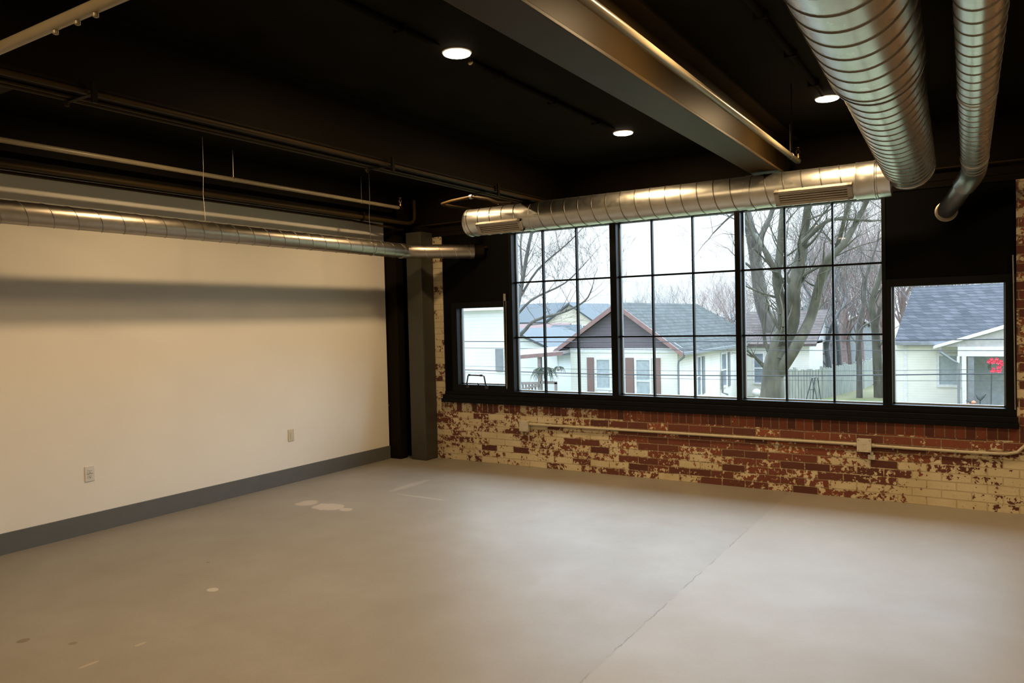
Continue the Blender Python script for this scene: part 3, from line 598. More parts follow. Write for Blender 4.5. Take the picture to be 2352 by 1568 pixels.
# ------------------------------------------------------------------ OUTDOORS
G = -2.75
MB().box(-90, 2, G - .5, 60, 160, G).build('lawn', 'lawn', kind='structure')
def house_window(t, x0, x1, z0, z1, y, axis='y', sgn=-1, pane='wpane', trim='white', sash=True, w=.09):
    """frame standing proud of the wall; axis = wall normal"""
    def bx(mb, a0, a1, c0, c1, d0, d1):
        if axis == 'y': mb.box(a0, y + sgn * d0, c0, a1, y + sgn * d1, c1)
        else: mb.box(y + sgn * d0, a0, c0, y + sgn * d1, a1, c1)
    f = MB(); bx(f, x0 - w, x0, z0 - w, z1 + w, 0, .06); bx(f, x1, x1 + w, z0 - w, z1 + w, 0, .06); bx(f, x0, x1, z1, z1 + w, 0, .06); bx(f, x0, x1, z0 - w, z0, 0, .08)
    if sash: bx(f, x0, x1, (z0 + z1) / 2 - .03, (z0 + z1) / 2 + .03, 0, .05)
    o = f.build('window', trim, t); p = MB(); bx(p, x0, x1, z0, z1, 0, .02); p.build('window_pane', pane, o)

# --- gabled cream house in the middle
t = thing('cream_house', 'cream sided house with dark plum front gable, brown shutters and grey roof', 'house', (-7.8, 23.7, G))
HX0, HX1, HY0, HY1, EZ, PX, PZ = -10.35, -5.28, 23.7, 33.2, .10, -7.85, 2.15
MB().box(HX0, HY0, G, HX1, HY1, EZ + .12).build('house_wall', 'sid_cream', t)
MB().prism([(HX0 - .3, EZ + .16), (HX1 + .2, EZ + .12), (PX, PZ - .10)], 1, HY0 - .02, HY0 + .12).build('gable_wall', 'sid_plum', t)
MB().box(HX0, HY0 - .05, .02, HX1, HY0 + .02, .22).build('belt_board', 'white', t)
rt = MB()
ox = .52
rt.slab([(PX, HY0 - .45, PZ + .06), (PX, 33.9, PZ + .06), (HX1 + .36, 36.6, EZ - .02), (HX1 + .36, HY0 - .45, EZ - .02)], .12)
rt.slab([(HX0 - .60, HY0 - .45, EZ + .06), (HX0 - .60, 36.6, EZ + .06), (PX, 33.9, PZ + .06), (PX, HY0 - .45, PZ + .06)], .12)
rt.slab([(PX, 33.9, PZ + .06), (PX + .01, 33.9, PZ + .06), (HX1 + .36, 36.6, EZ - .02), (HX0 - .6, 36.6, EZ + .06)], .12)
rt.build('roof', 'roof_grey', t)
fa = MB()
for (xa, za, xb, zb) in ((PX, PZ + .05, HX1 + .40, EZ - .04), (PX, PZ + .05, HX0 - .64, EZ + .03)):
    fa.add([(xa, HY0 - .50, za), (xb, HY0 - .50, zb), (xb, HY0 - .50, zb - .20), (xa, HY0 - .50, za - .22), (xa, HY0 - .44, za), (xb, HY0 - .44, zb), (xb, HY0 - .44, zb - .20), (xa, HY0 - .44, za - .22)], [(0, 1, 2, 3), (4, 7, 6, 5), (0, 4, 5, 1), (3, 2, 6, 7), (1, 5, 6, 2), (0, 3, 7, 4)])
fa.build('rake_board', 'fascia', t)
house_window(t, -9.02, -8.40, -1.55, -.30, HY0, pane='curtain'); house_window(t, -7.12, -6.52, -2.1, -.30, HY0, pane='curtain')
for (xa, xb, zb) in ((-9.50, -9.18, -1.95), (-7.64, -7.26, -2.1), (-6.36, -6.04, -2.1)): MB().box(xa, HY0 - .06, zb, xb, HY0, -.20).build('shutter', 'shutter', t)
MB().box(-8.98, HY0 - .09, -1.92, -8.44, HY0, -1.66).build('window_unit', 'white', t)
for (ya, yb, za, zb) in ((26.05, 26.5, -2.0, -.30), (29.7, 30.4, -1.9, -.35)): house_window(t, ya, yb, za, zb, HX1, 'x', 1, 'wpane', 'white')
for ya in (26.85, 30.85): MB().box(HX1, ya, -2.0, HX1 + .05, ya + .3, -.30).build('shutter', 'gutter', t)
MB().box(HX1 + .30, HY0 - .4, EZ - .16, HX1 + .44, 33.2, EZ - .04).build('gutter', 'gutter', t)
MB().tube([(HX1 + .36, HY0 - .2, EZ - .14), (HX1 + .36, HY0 - .2, -.14), (HX1 + .10, HY0 - .15, -.32), (HX1 + .07, HY0 - .12, -.5), (HX1 + .07, HY0 - .12, G)], .045, 8).build('downspout', 'gutter', t)
MB().tube([(HX1 + .1, 29.6, -1.15), (HX1 + .1, 29.6, -2.2), (HX1 + .3, 29.8, -2.3)], .05, 8).build('downspout', 'gutter', t)
# side porch with roof, post, railing
t = thing('side_porch', 'brown-roofed side porch with railing, left of the cream house', 'porch', (-11.8, 23.7, G))
MB().slab([(-13.9, 23.0, -.16), (-13.9, 26, .10), (-10.36, 26, .30), (-10.36, 23.0, .12)], .13).build('porch_roof', 'fascia_g', t)
MB().slab([(-13.9, 22.94, -.18), (-13.9, 23.0, -.18), (-10.36, 23.0, .10), (-10.36, 22.94, .10)], .17).build('porch_fascia', 'fascia', t)
MB().box(-11.72, 23.05, G, -11.56, 23.2, -.14).build('porch_post', 'wood', t); MB().box(-13.9, 23.05, G, -13.75, 23.2, -.35).build('porch_post', 'wood', t)
MB().box(-13.9, 23.0, G, -10.4, 26, -2.2).build('porch_deck', 'wood', t)
rl = MB().box(-11.6, 23.05, -1.38, -10.75, 23.12, -1.26).box(-10.86, 23.05, -2.2, -10.75, 23.12, -1.3)
rl.slab([(-13.6, 23.04, -1.36), (-13.6, 23.12, -1.36), (-11.66, 23.12, -1.30), (-11.66, 23.04, -1.30)], .12)
rl.slab([(-13.6, 23.00, -1.86), (-13.6, 23.06, -1.86), (-11.66, 23.06, -1.40), (-11.66, 23.00, -1.40)], .10)
for k in range(11): rl.box(-13.45 + .17 * k, 23.06, -2.2, -13.38 + .17 * k, 23.11, -1.42)
rl.build('railing', 'wood', t)
def plantpot(label, x, y, z, s, n=60, nm='hanging_fern'):
    t = thing(nm, label, 'plant', (x, y, z)); random.seed(int(x * 100) & 255)
    MB().ring((x, y, z - .05), (0, 0, -1), [(0, .16 * s), (.18 * s, .12 * s), (.2 * s, .02)], 12).build('basket', 'wood', t)
    m = MB()
    for k in range(n):
        a = random.uniform(0, 2 * pi); L = random.uniform(.3, .75) * s; c, q = cos(a), sin(a)
        p = [Vector((x, y, z))] + [Vector((x + c * L * u, y + q * L * u, z + .18 * s * sin(u * 2.2) - .75 * s * u ** 2.5 * random.uniform(.5, 1))) for u in (.35, .7, 1)]
        m.tube(p, [.018 * s, .022 * s, .018 * s, .004], 4)
    m.build('fronds', 'fern', t)
    MB().tube([(x, y, z), (x, y, z + .55)], .006, 4).build('hanging_wire', 'darkmetal', t)
plantpot('dark trailing fern hanging from the side porch', -11.30, 22.95, -.72, .95)
plantpot('small dark hanging basket against the cream house corner', -10.55, 22.9, -.62, .5, 30)
# pinkish-roofed wing behind the big tree
t = thing('rear_house', 'low house with faded pinkish roof behind the big mossy tree', 'house', (-4, 33, G))
MB().box(-5.3, 33.4, G, -1.9, 37, .1).build('house_wall', 'sid_cream', t); MB().box(-5.3, 33.35, -.2, -3.2, 33.4, .02).build('belt_board', 'fascia_g', t)
MB().slab([(-5.7, 33.0, .02), (-1.5, 33.0, .02), (-1.5, 36.4, 1.72), (-5.7, 36.4, 1.72)], .12).build('roof', 'roof_pink', t)
MB().prism([(33.0, -.05), (36.4, 1.66), (38, .8), (38, -.05)], 0, -5.3, -1.9).build('gable_wall', 'fascia_g', t)
house_window(t, -4.62, -4.18, -2.0, -.50, 33.4)
# right house with porch
t = thing('slate_roof_house', 'cream sided house with slate grey roof and open porch at far right', 'house', (4, 31.7, G))
MB().box(2.20, 31.7, G, 4.75, 38, .12).box(1.9, 33.5, G, 2.3, 38, .3).box(4.75, 33.6, G, 12, 38, .1).build('house_wall', 'sid_cream', t)
MB().slab([(2.12, 31.35, .14), (13, 31.35, .14), (13, 36.2, 2.85), (2.55, 36.2, 2.72)], .12).build('roof', 'roof_blue', t)
MB().box(2.15, 31.30, .02, 4.6, 31.42, .16).build('gutter', 'gutter', t); MB().box(2.55, 31.42, -.05, 4.4, 31.7, .05).build('soffit', 'fascia_g', t)
MB().box(2.48, 31.67, G, 2.62, 31.72, .0).build('corner_board', 'white', t); MB().box(2.0, 33.45, G, 2.12, 33.5, .2).build('corner_board', 'white', t)
house_window(t, 3.90, 4.70, -1.75, -.48, 31.7, pane='curtain', sash=False, w=.12)
t2 = thing('front_porch', 'gabled front porch of the slate-roofed house, open bay between posts', 'porch', (6, 30.6, G))
MB().prism([(3.95, -.02), (7.6, 1.15), (11.2, -.02)], 1, 30.4, 33.2).build('porch_gable', 'fascia_g', t2)
MB().slab([(3.75, 30.25, .0), (7.6, 30.25, 1.25), (7.6, 33.2, 1.25), (3.75, 33.2, .0)], .10).slab([(7.6, 30.25, 1.25), (11.4, 30.25, .0), (11.4, 33.2, .0), (7.6, 33.2, 1.25)], .10).build('porch_roof', 'white', t2)
MB().box(4.65, 30.35, -.42, 11, 30.5, -.02).build('porch_beam', 'white', t2)
MB().box(4.80, 30.35, G, 4.96, 30.5, -.42).box(4.62, 30.35, G, 4.72, 30.5, -.42).build('porch_post', 'white', t2); MB().box(5.02, 30.40, G, 5.24, 30.55, -.42).build('porch_post', 'gutter', t2)
MB().box(5.2, 33.3, G, 8, 33.6, -.02).build('porch_back_wall', 'sid_blue', t2)
MB().box(6.70, 33.2, -2.6, 7.1, 33.3, -.75).build('door_pane', 'wpane', t2)
MB().tube([(4.02, 30.2, -.05), (4.02, 30.2, -.24), (4.5, 30.25, -.62), (4.68, 30.3, -.72), (4.68, 30.3, G)], .055, 8).build('downspout', 'gutter', t2)
t = thing('flower_wreath', 'round wreath of red flowers hanging in the right-hand porch', 'wreath', (6.0, 30.3, -.78)); random.seed(3)
MB().tube([(5.98 + .21 * cos(q * pi / 10), 30.22, -.80 + .21 * sin(q * pi / 10)) for q in range(21)], .06, 8).build('leaf_ring', 'fern', t)
for k in range(34):
    a = random.uniform(-2.1, 2.7); r = random.uniform(.12, .29); c = Vector((5.98 + r * cos(a), 30.14 + random.uniform(-.03, .03), -.78 + r * sin(a)))
    m = MB()
    for j in range(5):
        b = j * 2 * pi / 5 + k; e = Vector((cos(b), -.2, sin(b))) * .072; n2 = Vector((-sin(b), 0, cos(b))) * .034
        m.add([c, c + e * .6 + n2, c + e + Vector((0, -.02, 0)), c + e * .6 - n2, c + e * .5 + Vector((0, .03, 0))], [(0, 1, 2, 3), (0, 4, 1), (1, 4, 2), (2, 4, 3), (3, 4, 0)])
    m.build('flower', 'red', t)
t = thing('plant_stand', 'thin iron stand with a dark bird-like finial and orange gourds, right porch', 'plant stand', (5.4, 30.2, G))
MB().tube([(5.86, 30.2, -1.08), (5.83, 30.2, G)], .018, 6).tube([(5.45, 30.2, G), (5.45, 30.2, -2.25)], .02, 6).tube([(4.95, 30.2, -2.28), (5.3, 30.2, -2.42), (5.8, 30.2, -2.55)], .022, 6).build('iron_frame', 'darkmetal', t)
MB().tube([(5.30, 30.2, -2.02), (5.38, 30.2, -2.16), (5.46, 30.2, -2.22), (5.56, 30.2, -2.10), (5.66, 30.2, -1.98)], [.01, .05, .06, .05, .01], 8).build('finial', 'darkmetal', t)
def blob(mb, c, r, m=0):
    mb.ring(Vector(c) - Vector((0, 0, r[2])), (0, 0, 1), [(r[2] * (1 - cos(q * pi / 8)), max(.005, r[0] * sin(q * pi / 8))) for q in range(9)], 14, m)
for (x, z, r, lab) in ((5.02, -2.50, .13, 'larger orange pumpkin at the left of the porch plant stand'), (5.22, -2.34, .09, 'smaller orange pumpkin on the arm of the porch plant stand')):
    m = MB(); blob(m, (x, 30.15, z), (r, r, r * .8)); m.tube([(x, 30.15, z + r * .7), (x + .02, 30.15, z + r * 1.1)], .015, 5)
    m.build('pumpkin', 'orange', smooth=True, label=lab, category='pumpkin', group='pumpkins on the right porch')
MB().box(5.2, 30.0, G, 6.1, 30.5, -2.56).build('porch_bench', 'teal', label='teal covered bench below the porch plant stand', category='bench')
# white building filling the small left window
t = thing('white_building', 'white sided building filling the view in the small left window', 'building', (-9, 14, G))
MB().prism([(-16, 14), (-7.62, 14), (-11.2, 19), (-16, 19)], 2, G, 1.90).build('house_wall', 'sid_white', t); MB().prism([(-16, 13.8), (-7.55, 13.8), (-11.1, 19.1), (-16, 19.1)], 2, 1.90, 2.02).build('eave', 'white', t)
MB().box(-7.98, 13.95, -.12, -7.70, 14.0, .62).build('window', 'gutter', t)
# far houses seen under the left tree
def simple_house(label, x0, x1, y0, y1, ez, px, pz, wallm, roofm, nm='distant_house', wins=()):
    t = thing(nm, label, 'house', ((x0 + x1) / 2, y0, G))
    MB().box(x0, y0, G, x1, y1, ez).prism([(x0, ez), (x1, ez), (px, pz)], 1, y0, y1).build('house_wall', wallm, t)
    e = .45; sl = (pz - ez) / (px - x0); sr = (pz - ez) / (x1 - px)
    MB().slab([(x0 - e, y0 - .3, ez - e * sl + .12), (px, y0 - .3, pz + .12), (px, y1, pz + .12), (x0 - e, y1, ez - e * sl + .12)], .14).slab([(px, y0 - .3, pz + .12), (x1 + e, y0 - .3, ez - e * sr + .12), (x1 + e, y1, ez - e * sr + .12), (px, y1, pz + .12)], .14).build('roof', roofm, t)
    for (a, b, c, d) in wins: house_window(t, a, b, c, d, y0)
simple_house('distant cream gabled house with grey roof under the left bare tree', -23.6, -19.6, 45, 52, 1.35, -21.6, 2.65, 'sid_far', 'roof_dk', wins=((-20.5, -20.1, .4, 1.0),))
t = thing('distant_house', 'distant pale house with wide slate roof left of the cream gable', 'house', (-26, 47, G))
MB().box(-30, 47, G, -23.6, 54, 1.45).build('house_wall', 'sid_far', t); MB().slab([(-30.5, 46.6, 1.35), (-22.6, 46.6, 1.35), (-23.4, 50, 2.95), (-29, 50, 2.95)], .15).build('roof', 'roof_dk', t)
MB().box(-24.9, 46.9, .5, -24.2, 47, 1.2).build('window', 'white', t)
t = thing('red_roof_shed', 'low building with faded red roof in the left distance', 'shed', (-26, 40, G))
MB().box(-26.5, 40.3, G, -20.4, 44, .2).build('house_wall', 'sid_far', t); MB().slab([(-26.8, 40, .18), (-20.2, 40, .18), (-20.2, 42.5, 1.25), (-26.8, 42.5, 1.25)], .12).build('roof', 'roof_red', t)
t = thing('blue_roof_shed', 'small slate blue hipped roof beside the faded red roof', 'shed', (-20, 38, G))
MB().box(-20.6, 38.2, G, -17.3, 41, .1).build('house_wall', 'sid_far', t); MB().slab([(-20.8, 38, .15), (-16.7, 38, .15), (-17.9, 39.6, 1.15), (-20.1, 39.6, 1.15)], .12).build('roof', 'roof_dk', t)
simple_house('white gable-end house close behind the side porch, left edge of the big window', -19.2, -14.0, 29, 35, -.2, -16.8, .95, 'sid_white', 'roof_dk', nm='neighbour_house')
# far side of the street, right
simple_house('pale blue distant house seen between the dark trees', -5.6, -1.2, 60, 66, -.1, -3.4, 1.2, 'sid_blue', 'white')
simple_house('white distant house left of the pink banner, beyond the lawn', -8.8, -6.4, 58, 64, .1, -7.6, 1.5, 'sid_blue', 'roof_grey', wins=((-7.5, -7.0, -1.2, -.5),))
t = thing('pink_banner', 'pink and white panel standing on the lawn between the trees', 'sign', (-4.2, 45, G))
MB().box(-4.72, 45, -.62, -3.95, 45.05, -.18).build('banner_panel', 'pinksign', t); MB().box(-4.72, 45, G, -4.66, 45.04, -.62).box(-4.02, 45, G, -3.96, 45.04, -.62).build('banner_post', 'white', t)
MB().box(-4.6, 44.98, -.95, -4.05, 45.02, -.66).build('lower_panel', 'teal', t)
MB().box(-5.2, 42, G, 2.5, 52, G + .03).build('leaf_bed', 'leaflitter', kind='stuff', label='brown bed of fallen leaves across the lawn beyond the fence', category='leaves')
# fence climbing away
t = thing('wooden_fence', 'weathered grey board fence running back along the lawn', 'fence', (-.5, 30, G)); random.seed(5)
fp = [Vector((-3.6, 31.5, G)), Vector((-1.3, 33.6, G)), Vector((-.2, 39.5, G)), Vector((.35, 52, G))]; m = MB(); rails = MB(); np_ = 0
for a, b in zip(fp[:-1], fp[1:]):
    L = (b - a).length; d = (b - a) / L; n = int(L / .16); s = d.cross(Vector((0, 0, 1)))
    for k in range(n):
        p = a + d * (k * .16); h = 1.50 + random.uniform(-.05, .05); q = p + d * .135; o = s * .02
        m.add([p - o, q - o, q + o, p + o] + [v + Vector((0, 0, h)) for v in (p - o, q - o, q + o, p + o)], [(0, 1, 5, 4), (1, 2, 6, 5), (2, 3, 7, 6), (3, 0, 4, 7), (4, 5, 6, 7)])
    for k in range(int(L / 1.6) + 1):
        p = a + d * (k * 1.6) - s * .08
        MB().box(p.x - .06, p.y - .06, G, p.x + .06, p.y + .06, G + 1.62).build('fence_post', 'fence', t)
    for h in (.35, 1.2):
        rails.add([a - s * .02 + Vector((0, 0, h)), b - s * .02 + Vector((0, 0, h)), b - s * .07 + Vector((0, 0, h)), a - s * .07 + Vector((0, 0, h))] + [v + Vector((0, 0, .09)) for v in (a - s * .02 + Vector((0, 0, h)), b - s * .02 + Vector((0, 0, h)), b - s * .07 + Vector((0, 0, h)), a - s * .07 + Vector((0, 0, h)))], [(0, 1, 2, 3), (4, 7, 6, 5), (0, 4, 5, 1), (1, 5, 6, 2), (2, 6, 7, 3), (3, 7, 4, 0)])
m.build('fence_boards', 'fence', t); rails.build('fence_rail', 'fence', t)
t = thing('garden_swing_frame', 'dark A-frame standing in front of the grey board fence', 'garden frame', (0, 24, G))
MB().tube([(.0, 24, -.95), (-.45, 23.8, G)], .022, 6).tube([(.0, 24, -.95), (.42, 23.8, G)], .022, 6).tube([(-.05, 24.8, -1.0), (-.25, 25, G)], .02, 6).tube([(.05, 24.8, -1.0), (.25, 25, G)], .02, 6).build('legs', 'darkmetal', t)
MB().tube([(-.22, 23.9, -1.9), (.2, 23.9, -1.9)], .018, 6).tube([(0, 23.95, -.95), (0, 24.85, -.98)], .02, 6).tube([(-.12, 23.95, -1.4), (.1, 23.95, -1.4)], .015, 6).build('cross_bars', 'darkmetal', t)
m = MB(); blob(m, (-4.05, 31.5, -2.35), (.22, .22, .2)); m.ring((-4.05, 31.5, G), (0, 0, 1), [(0, .2), (.1, .1), (.3, .08)], 10)
m.build('stone_urn', 'white', smooth=True, label='small white urn below the window of the pinkish-roofed house', category='urn')
# overhead lines
for (z0, z1, zm, r, y, lab) in ((1.07, 1.05, 1.035, .010, 8.0, 'topmost overhead cable crossing the windows'), (.91, .86, .865, .006, 8.05, 'second overhead cable from the top'),
                            (.39, .49, .35, .011, 8.0, 'thickest overhead cable, lowest but one'), (.46, .54, .42, .004, 8.3, 'thin cable just above the thickest one'), (.31, .36, .27, .004, 8.1, 'lowest thin cable crossing the windows')):
    p = []
    for k in range(25):
        u = k / 24; x = -12 + 26 * u; v = (x + 5) / 11.04
        p.append((x, y, z0 + (z1 - z0) * v - 4 * ((z0 + z1) / 2 - zm) * v * (1 - v) if 0 <= v <= 1 else (z0 + (z1 - z0) * v)))
    MB().tube(p, r, 6).build('overhead_cable', 'cable', label=lab, category='cable', group='overhead cables across the street')

# ------------------------------------------------------------------ trees
def grow(mb, p, d, L, r, depth, spread, seg, rng, droop=0.0):
    n = 3 if depth > 0 else 2; pts = [p.copy()]; rs = [r]; q = p.copy(); dd = d.copy()
    for i in range(n):
        dd = (dd + Vector((rng.uniform(-1, 1), rng.uniform(-1, 1), rng.uniform(-.6, 1) - droop)) * .22).normalized()
        q = q + dd * (L / n); pts.append(q.copy()); rs.append(max(r * (1 - .45 * (i + 1) / n), .004))
    mb.tube(pts, rs, seg, False)
    if depth <= 0: return
    k = rng.choice((2, 3, 3)) if depth > 1 else 3
    for i in range(k):
        a = Vector((rng.uniform(-1, 1), rng.uniform(-1, 1), rng.uniform(-.5, .9))).normalized()
        nd = (dd + a * spread).normalized(); at = pts[-1] if i < 2 else pts[-2]
        grow(mb, at, nd, L * rng.uniform(.6, .85), rs[-1] * .72, depth - 1, spread, max(3, seg - 1), rng, droop)
def limb_tree(name, label, limbs, m, seed, twig=.9, depth=3, every=.5, spread=.8, jit=.15, droop=0.0, cat='tree', group=None, rmin=.014):
    rng = random.Random(seed); mb = MB(); base = Vector(limbs[0][0][0])
    t = thing(name, label, cat, tuple(base), group); tr = MB()
    for li, (pts, r0, r1) in enumerate(limbs):
        P = [Vector(p) for p in pts]
        if li: P = [P[0]] + [p + Vector((rng.uniform(-jit, jit) * .2, rng.uniform(-jit, jit) * 3, 0)) for p in P[1:]]
        Q = []                                                   # smooth the polyline a little
        for i in range(len(P) - 1):
            a = P[max(i - 1, 0)]; b = P[i]; c = P[i + 1]; e = P[min(i + 2, len(P) - 1)]
            for u in (0, .25, .5, .75): Q.append(.5 * ((2 * b) + (c - a) * u + (2 * a - 5 * b + 4 * c - e) * u * u + (3 * b - a - 3 * c + e) * u ** 3))
        Q.append(P[-1]); n = len(Q); R = [r0 + (r1 - r0) * i / (n - 1) for i in range(n)]
        tr.tube(Q, R, 12 if r0 > .1 else 8)
        if every:
            acc = 0
            for i in range(1, n):
                acc += (Q[i] - Q[i - 1]).length
                if acc > every and i > n * .25:
                    acc = 0; d = (Q[i] - Q[i - 1]).normalized(); a = Vector((rng.uniform(-1, 1), rng.uniform(-1, 1), rng.uniform(-.2, .9))).normalized()
                    grow(mb, Q[i], (d * .5 + a).normalized(), twig * rng.uniform(.7, 1.3), max(rmin, R[i] * .3), depth, spread, 5, rng, droop)
            grow(mb, Q[-1], (Q[-1] - Q[-2]).normalized(), twig, max(rmin, R[-1] * .8), depth, spread, 5, rng, droop)
    tr.build('trunk', m, t, smooth=True)
    if mb.v: mb.build('branches', m, t)
    return t
limb_tree('bare_tree', 'big mossy leafless tree splitting into several trunks in the right-hand window', [
    ([(-1.62, 24, G), (-1.50, 24, -1.6), (-1.47, 24, -.67), (-1.29, 24, .19), (-1.04, 24, .88)], .52, .26),
    ([(-1.40, 24.1, -.5), (-1.10, 24.1, .88), (-1.14, 24, 1.90), (-1.26, 24, 2.94), (-1.24, 24, 3.96), (-1.06, 24, 4.97), (-.96, 24, 6.6)], .26, .09),
    ([(-1.24, 24, 3.0), (-1.63, 24, 3.99), (-2.07, 24, 4.62), (-2.29, 24, 4.90), (-2.58, 24, 5.6)], .12, .05),
    ([(-1.25, 24, -.2), (-.78, 24, 1.21), (-.59, 24, 2.56), (-.43, 24, 3.74), (-.26, 24, 4.73), (.03, 24, 6.3)], .33, .12),
    ([(-1.25, 24, -.8), (-.47, 24, .36), (-.06, 24, 1.37), (.27, 24, 2.53), (.67, 24, 3.50), (1.22, 24, 4.12), (1.83, 24, 5.36), (2.27, 24, 6.12)], .24, .07),
    ([(-.36, 24, 4.23), (.30, 24, 4.85), (.92, 24, 5.04), (2.12, 24, 4.94)], .11, .04),
    ([(.27, 24, 2.53), (.75, 24, 3.66), (1.38, 24, 5.41), (1.54, 24, 6.20)], .12, .04)], 'barkgreen', 11, 1.35, 4, .38, .9, rmin=.012)
limb_tree('bare_tree', 'leafless grey tree rising behind the cream house roof beside the mullion', [
    ([(-3.7, 34.5, G), (-4.05, 34.5, .6), (-4.5, 34.5, 2.2), (-4.75, 34.5, 4.3), (-5.0, 34.5, 5.9), (-5.4, 34.5, 7.9), (-5.5, 34.5, 9.3)], .42, .22),
    ([(-4.75, 34.5, 3.9), (-4.4, 34.5, 5.6), (-3.9, 34.5, 7.0), (-3.7, 34.5, 8.8)], .20, .08),
    ([(-5.0, 34.5, 6.2), (-5.7, 34.5, 7.1), (-7.2, 34.5, 6.1)], .10, .03)], 'bark', 12, 1.3, 3, .8, .9)
limb_tree('bare_tree', 'dark leafless tree with forked trunk on the lawn behind the fence', [
    ([(-1.7, 38, G), (-1.74, 38, -1.9), (-1.88, 38, -.43), (-2.09, 38, 1.03), (-2.49, 38, 2.2)], .19, .07),
    ([(-1.88, 38, -.43), (-1.48, 38, 1.02), (-1.03, 38, 1.9)], .11, .05),
    ([(-1.25, 38.4, G), (-1.27, 38.4, .05), (-1.59, 38.4, 1.98), (-1.46, 38.4, 3.42)], .15, .06)], 'barkdark', 13, 1.3, 3, .5, .9)
limb_tree('bare_tree', 'slim grey leafless tree leaning right above the board fence', [
    ([(.25, 34.5, G), (.26, 34.5, -.9), (.23, 34.5, .61), (.48, 34.5, 1.90), (.59, 34.5, 3.18), (.89, 34.5, 4.2)], .15, .07),
    ([(.16, 34.5, -.9), (.37, 34.5, .61), (.86, 34.5, 1.03)], .09, .03)], 'bark', 14, 1.3, 3, .45, 1.0)
limb_tree('bare_tree', 'leafless mossy tree partly behind the right edge of the big window', [
    ([(1.1, 35, G), (1.04, 35, -1.3), (.96, 35, .60), (.83, 35, 2.10), (1.27, 35, 3.6), (1.5, 35, 5.2)], .26, .10),
    ([(.96, 35, .6), (1.3, 35, 2.0), (1.9, 35, 3.4)], .12, .05)], 'barkgreen', 15, 1.4, 3, .45, 1.0)
limb_tree('bare_tree', 'spreading bare grey tree at the left edge of the big window', [
    ([(-12.98, 21, G), (-12.61, 21, -1.44), (-12.41, 21, -0.58), (-12.03, 21, 0.51), (-11.54, 21, 1.83), (-11.16, 21, 3.32), (-10.80, 21, 4.79), (-10.35, 21, 6.12)], .17, .06),
    ([(-12.13, 21, 0.27), (-11.01, 21, 1.07), (-10.35, 21, 1.53), (-9.29, 21, 1.87), (-8.26, 21, 2.29), (-7.76, 21, 2.81)], .10, .02),
    ([(-11.77, 21, 1.46), (-10.54, 21, 2.37), (-9.26, 21, 3.05), (-8.03, 21, 3.88)], .07, .015),
    ([(-11.41, 21, 2.39), (-10.51, 21, 3.66), (-9.02, 21, 4.66), (-8.40, 21, 5.33)], .06, .015),
    ([(-11.16, 21, 3.32), (-11.24, 21, 4.82), (-11.09, 21, 6.11)], .06, .02)], 'bark', 16, 1.0, 4, .24, .75, rmin=.009)
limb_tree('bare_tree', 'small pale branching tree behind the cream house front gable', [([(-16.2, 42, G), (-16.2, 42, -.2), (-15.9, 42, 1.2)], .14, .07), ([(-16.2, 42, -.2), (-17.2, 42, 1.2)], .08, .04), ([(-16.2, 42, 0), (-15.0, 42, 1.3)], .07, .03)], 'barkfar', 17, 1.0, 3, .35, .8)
# the tree line far behind the houses: a few models, each copied into its own place
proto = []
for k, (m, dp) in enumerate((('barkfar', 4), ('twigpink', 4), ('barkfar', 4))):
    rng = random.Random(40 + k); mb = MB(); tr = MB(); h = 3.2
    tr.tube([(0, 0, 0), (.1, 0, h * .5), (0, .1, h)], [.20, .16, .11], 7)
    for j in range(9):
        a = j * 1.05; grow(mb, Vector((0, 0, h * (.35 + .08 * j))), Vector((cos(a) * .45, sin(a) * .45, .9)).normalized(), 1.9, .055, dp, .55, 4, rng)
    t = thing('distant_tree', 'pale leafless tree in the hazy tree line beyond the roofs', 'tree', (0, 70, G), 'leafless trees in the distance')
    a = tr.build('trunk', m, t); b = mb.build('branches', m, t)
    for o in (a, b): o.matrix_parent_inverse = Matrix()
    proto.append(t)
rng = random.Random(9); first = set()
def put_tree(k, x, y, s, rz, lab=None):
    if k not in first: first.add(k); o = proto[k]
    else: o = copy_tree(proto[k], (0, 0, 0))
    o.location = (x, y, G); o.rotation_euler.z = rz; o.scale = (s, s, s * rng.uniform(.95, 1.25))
    if lab: o['label'] = lab
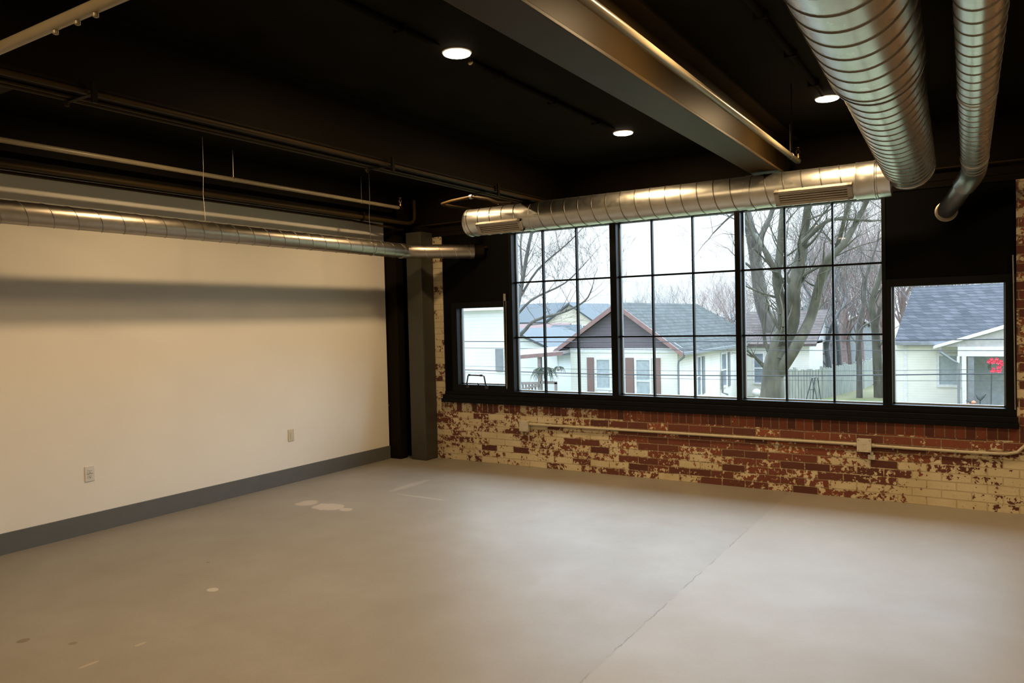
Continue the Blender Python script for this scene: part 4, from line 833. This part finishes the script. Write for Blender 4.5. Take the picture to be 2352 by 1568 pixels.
for i in range(40):
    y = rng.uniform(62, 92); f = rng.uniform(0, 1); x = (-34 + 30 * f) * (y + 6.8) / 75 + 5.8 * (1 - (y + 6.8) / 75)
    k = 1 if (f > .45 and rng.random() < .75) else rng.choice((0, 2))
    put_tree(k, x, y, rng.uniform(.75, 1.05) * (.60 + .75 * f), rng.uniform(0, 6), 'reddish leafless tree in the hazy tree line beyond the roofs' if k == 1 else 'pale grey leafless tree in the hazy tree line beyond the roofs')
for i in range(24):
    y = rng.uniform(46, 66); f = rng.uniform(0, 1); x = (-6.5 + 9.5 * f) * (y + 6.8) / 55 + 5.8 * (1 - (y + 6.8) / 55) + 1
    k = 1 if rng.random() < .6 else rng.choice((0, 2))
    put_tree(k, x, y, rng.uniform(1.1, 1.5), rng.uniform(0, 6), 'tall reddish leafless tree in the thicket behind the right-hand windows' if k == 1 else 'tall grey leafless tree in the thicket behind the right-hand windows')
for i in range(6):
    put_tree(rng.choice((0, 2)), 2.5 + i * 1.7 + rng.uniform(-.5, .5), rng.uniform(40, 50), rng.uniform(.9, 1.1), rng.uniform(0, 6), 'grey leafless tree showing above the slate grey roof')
# soft evergreens and shrubs, the haze put into their pale colours
for i, (x, y, w_, h_, lab) in enumerate(((-6.9, 58, 1.3, 4.8, 'pale evergreen beyond the pinkish roof'), (-33, 70, 9, 4.2, 'low hazy shrub mass behind the distant slate roof'), (-14, 66, 11, 4.4, 'low hazy shrub mass beyond the cream house ridge'))):
    rg = random.Random(60 + i); m = MB()
    for k in range(420):
        u = rg.random(); a = rg.uniform(0, 2 * pi); rr_ = w_ * (1 - u * .75) * math.sqrt(rg.random()); c = Vector((x + rr_ * cos(a), y + rr_ * .4 * sin(a), G + h_ * u)); s_ = rg.uniform(.15, .35)
        d1 = Vector((rg.uniform(-1, 1), rg.uniform(-1, 1), rg.uniform(-1, 1))).normalized() * s_; d2 = d1.orthogonal().normalized() * s_ * .6; d3 = d1.cross(d2).normalized() * s_ * .4
        m.add([c + d1, c + d2, c - d1, c - d2, c + d3, c - d3], [(0, 1, 4), (1, 2, 4), (2, 3, 4), (3, 0, 4), (1, 0, 5), (2, 1, 5), (3, 2, 5), (0, 3, 5)])
    m.build('evergreen_shrub', 'evergreen' if i == 0 else 'barkfar', label=lab, category='shrub')
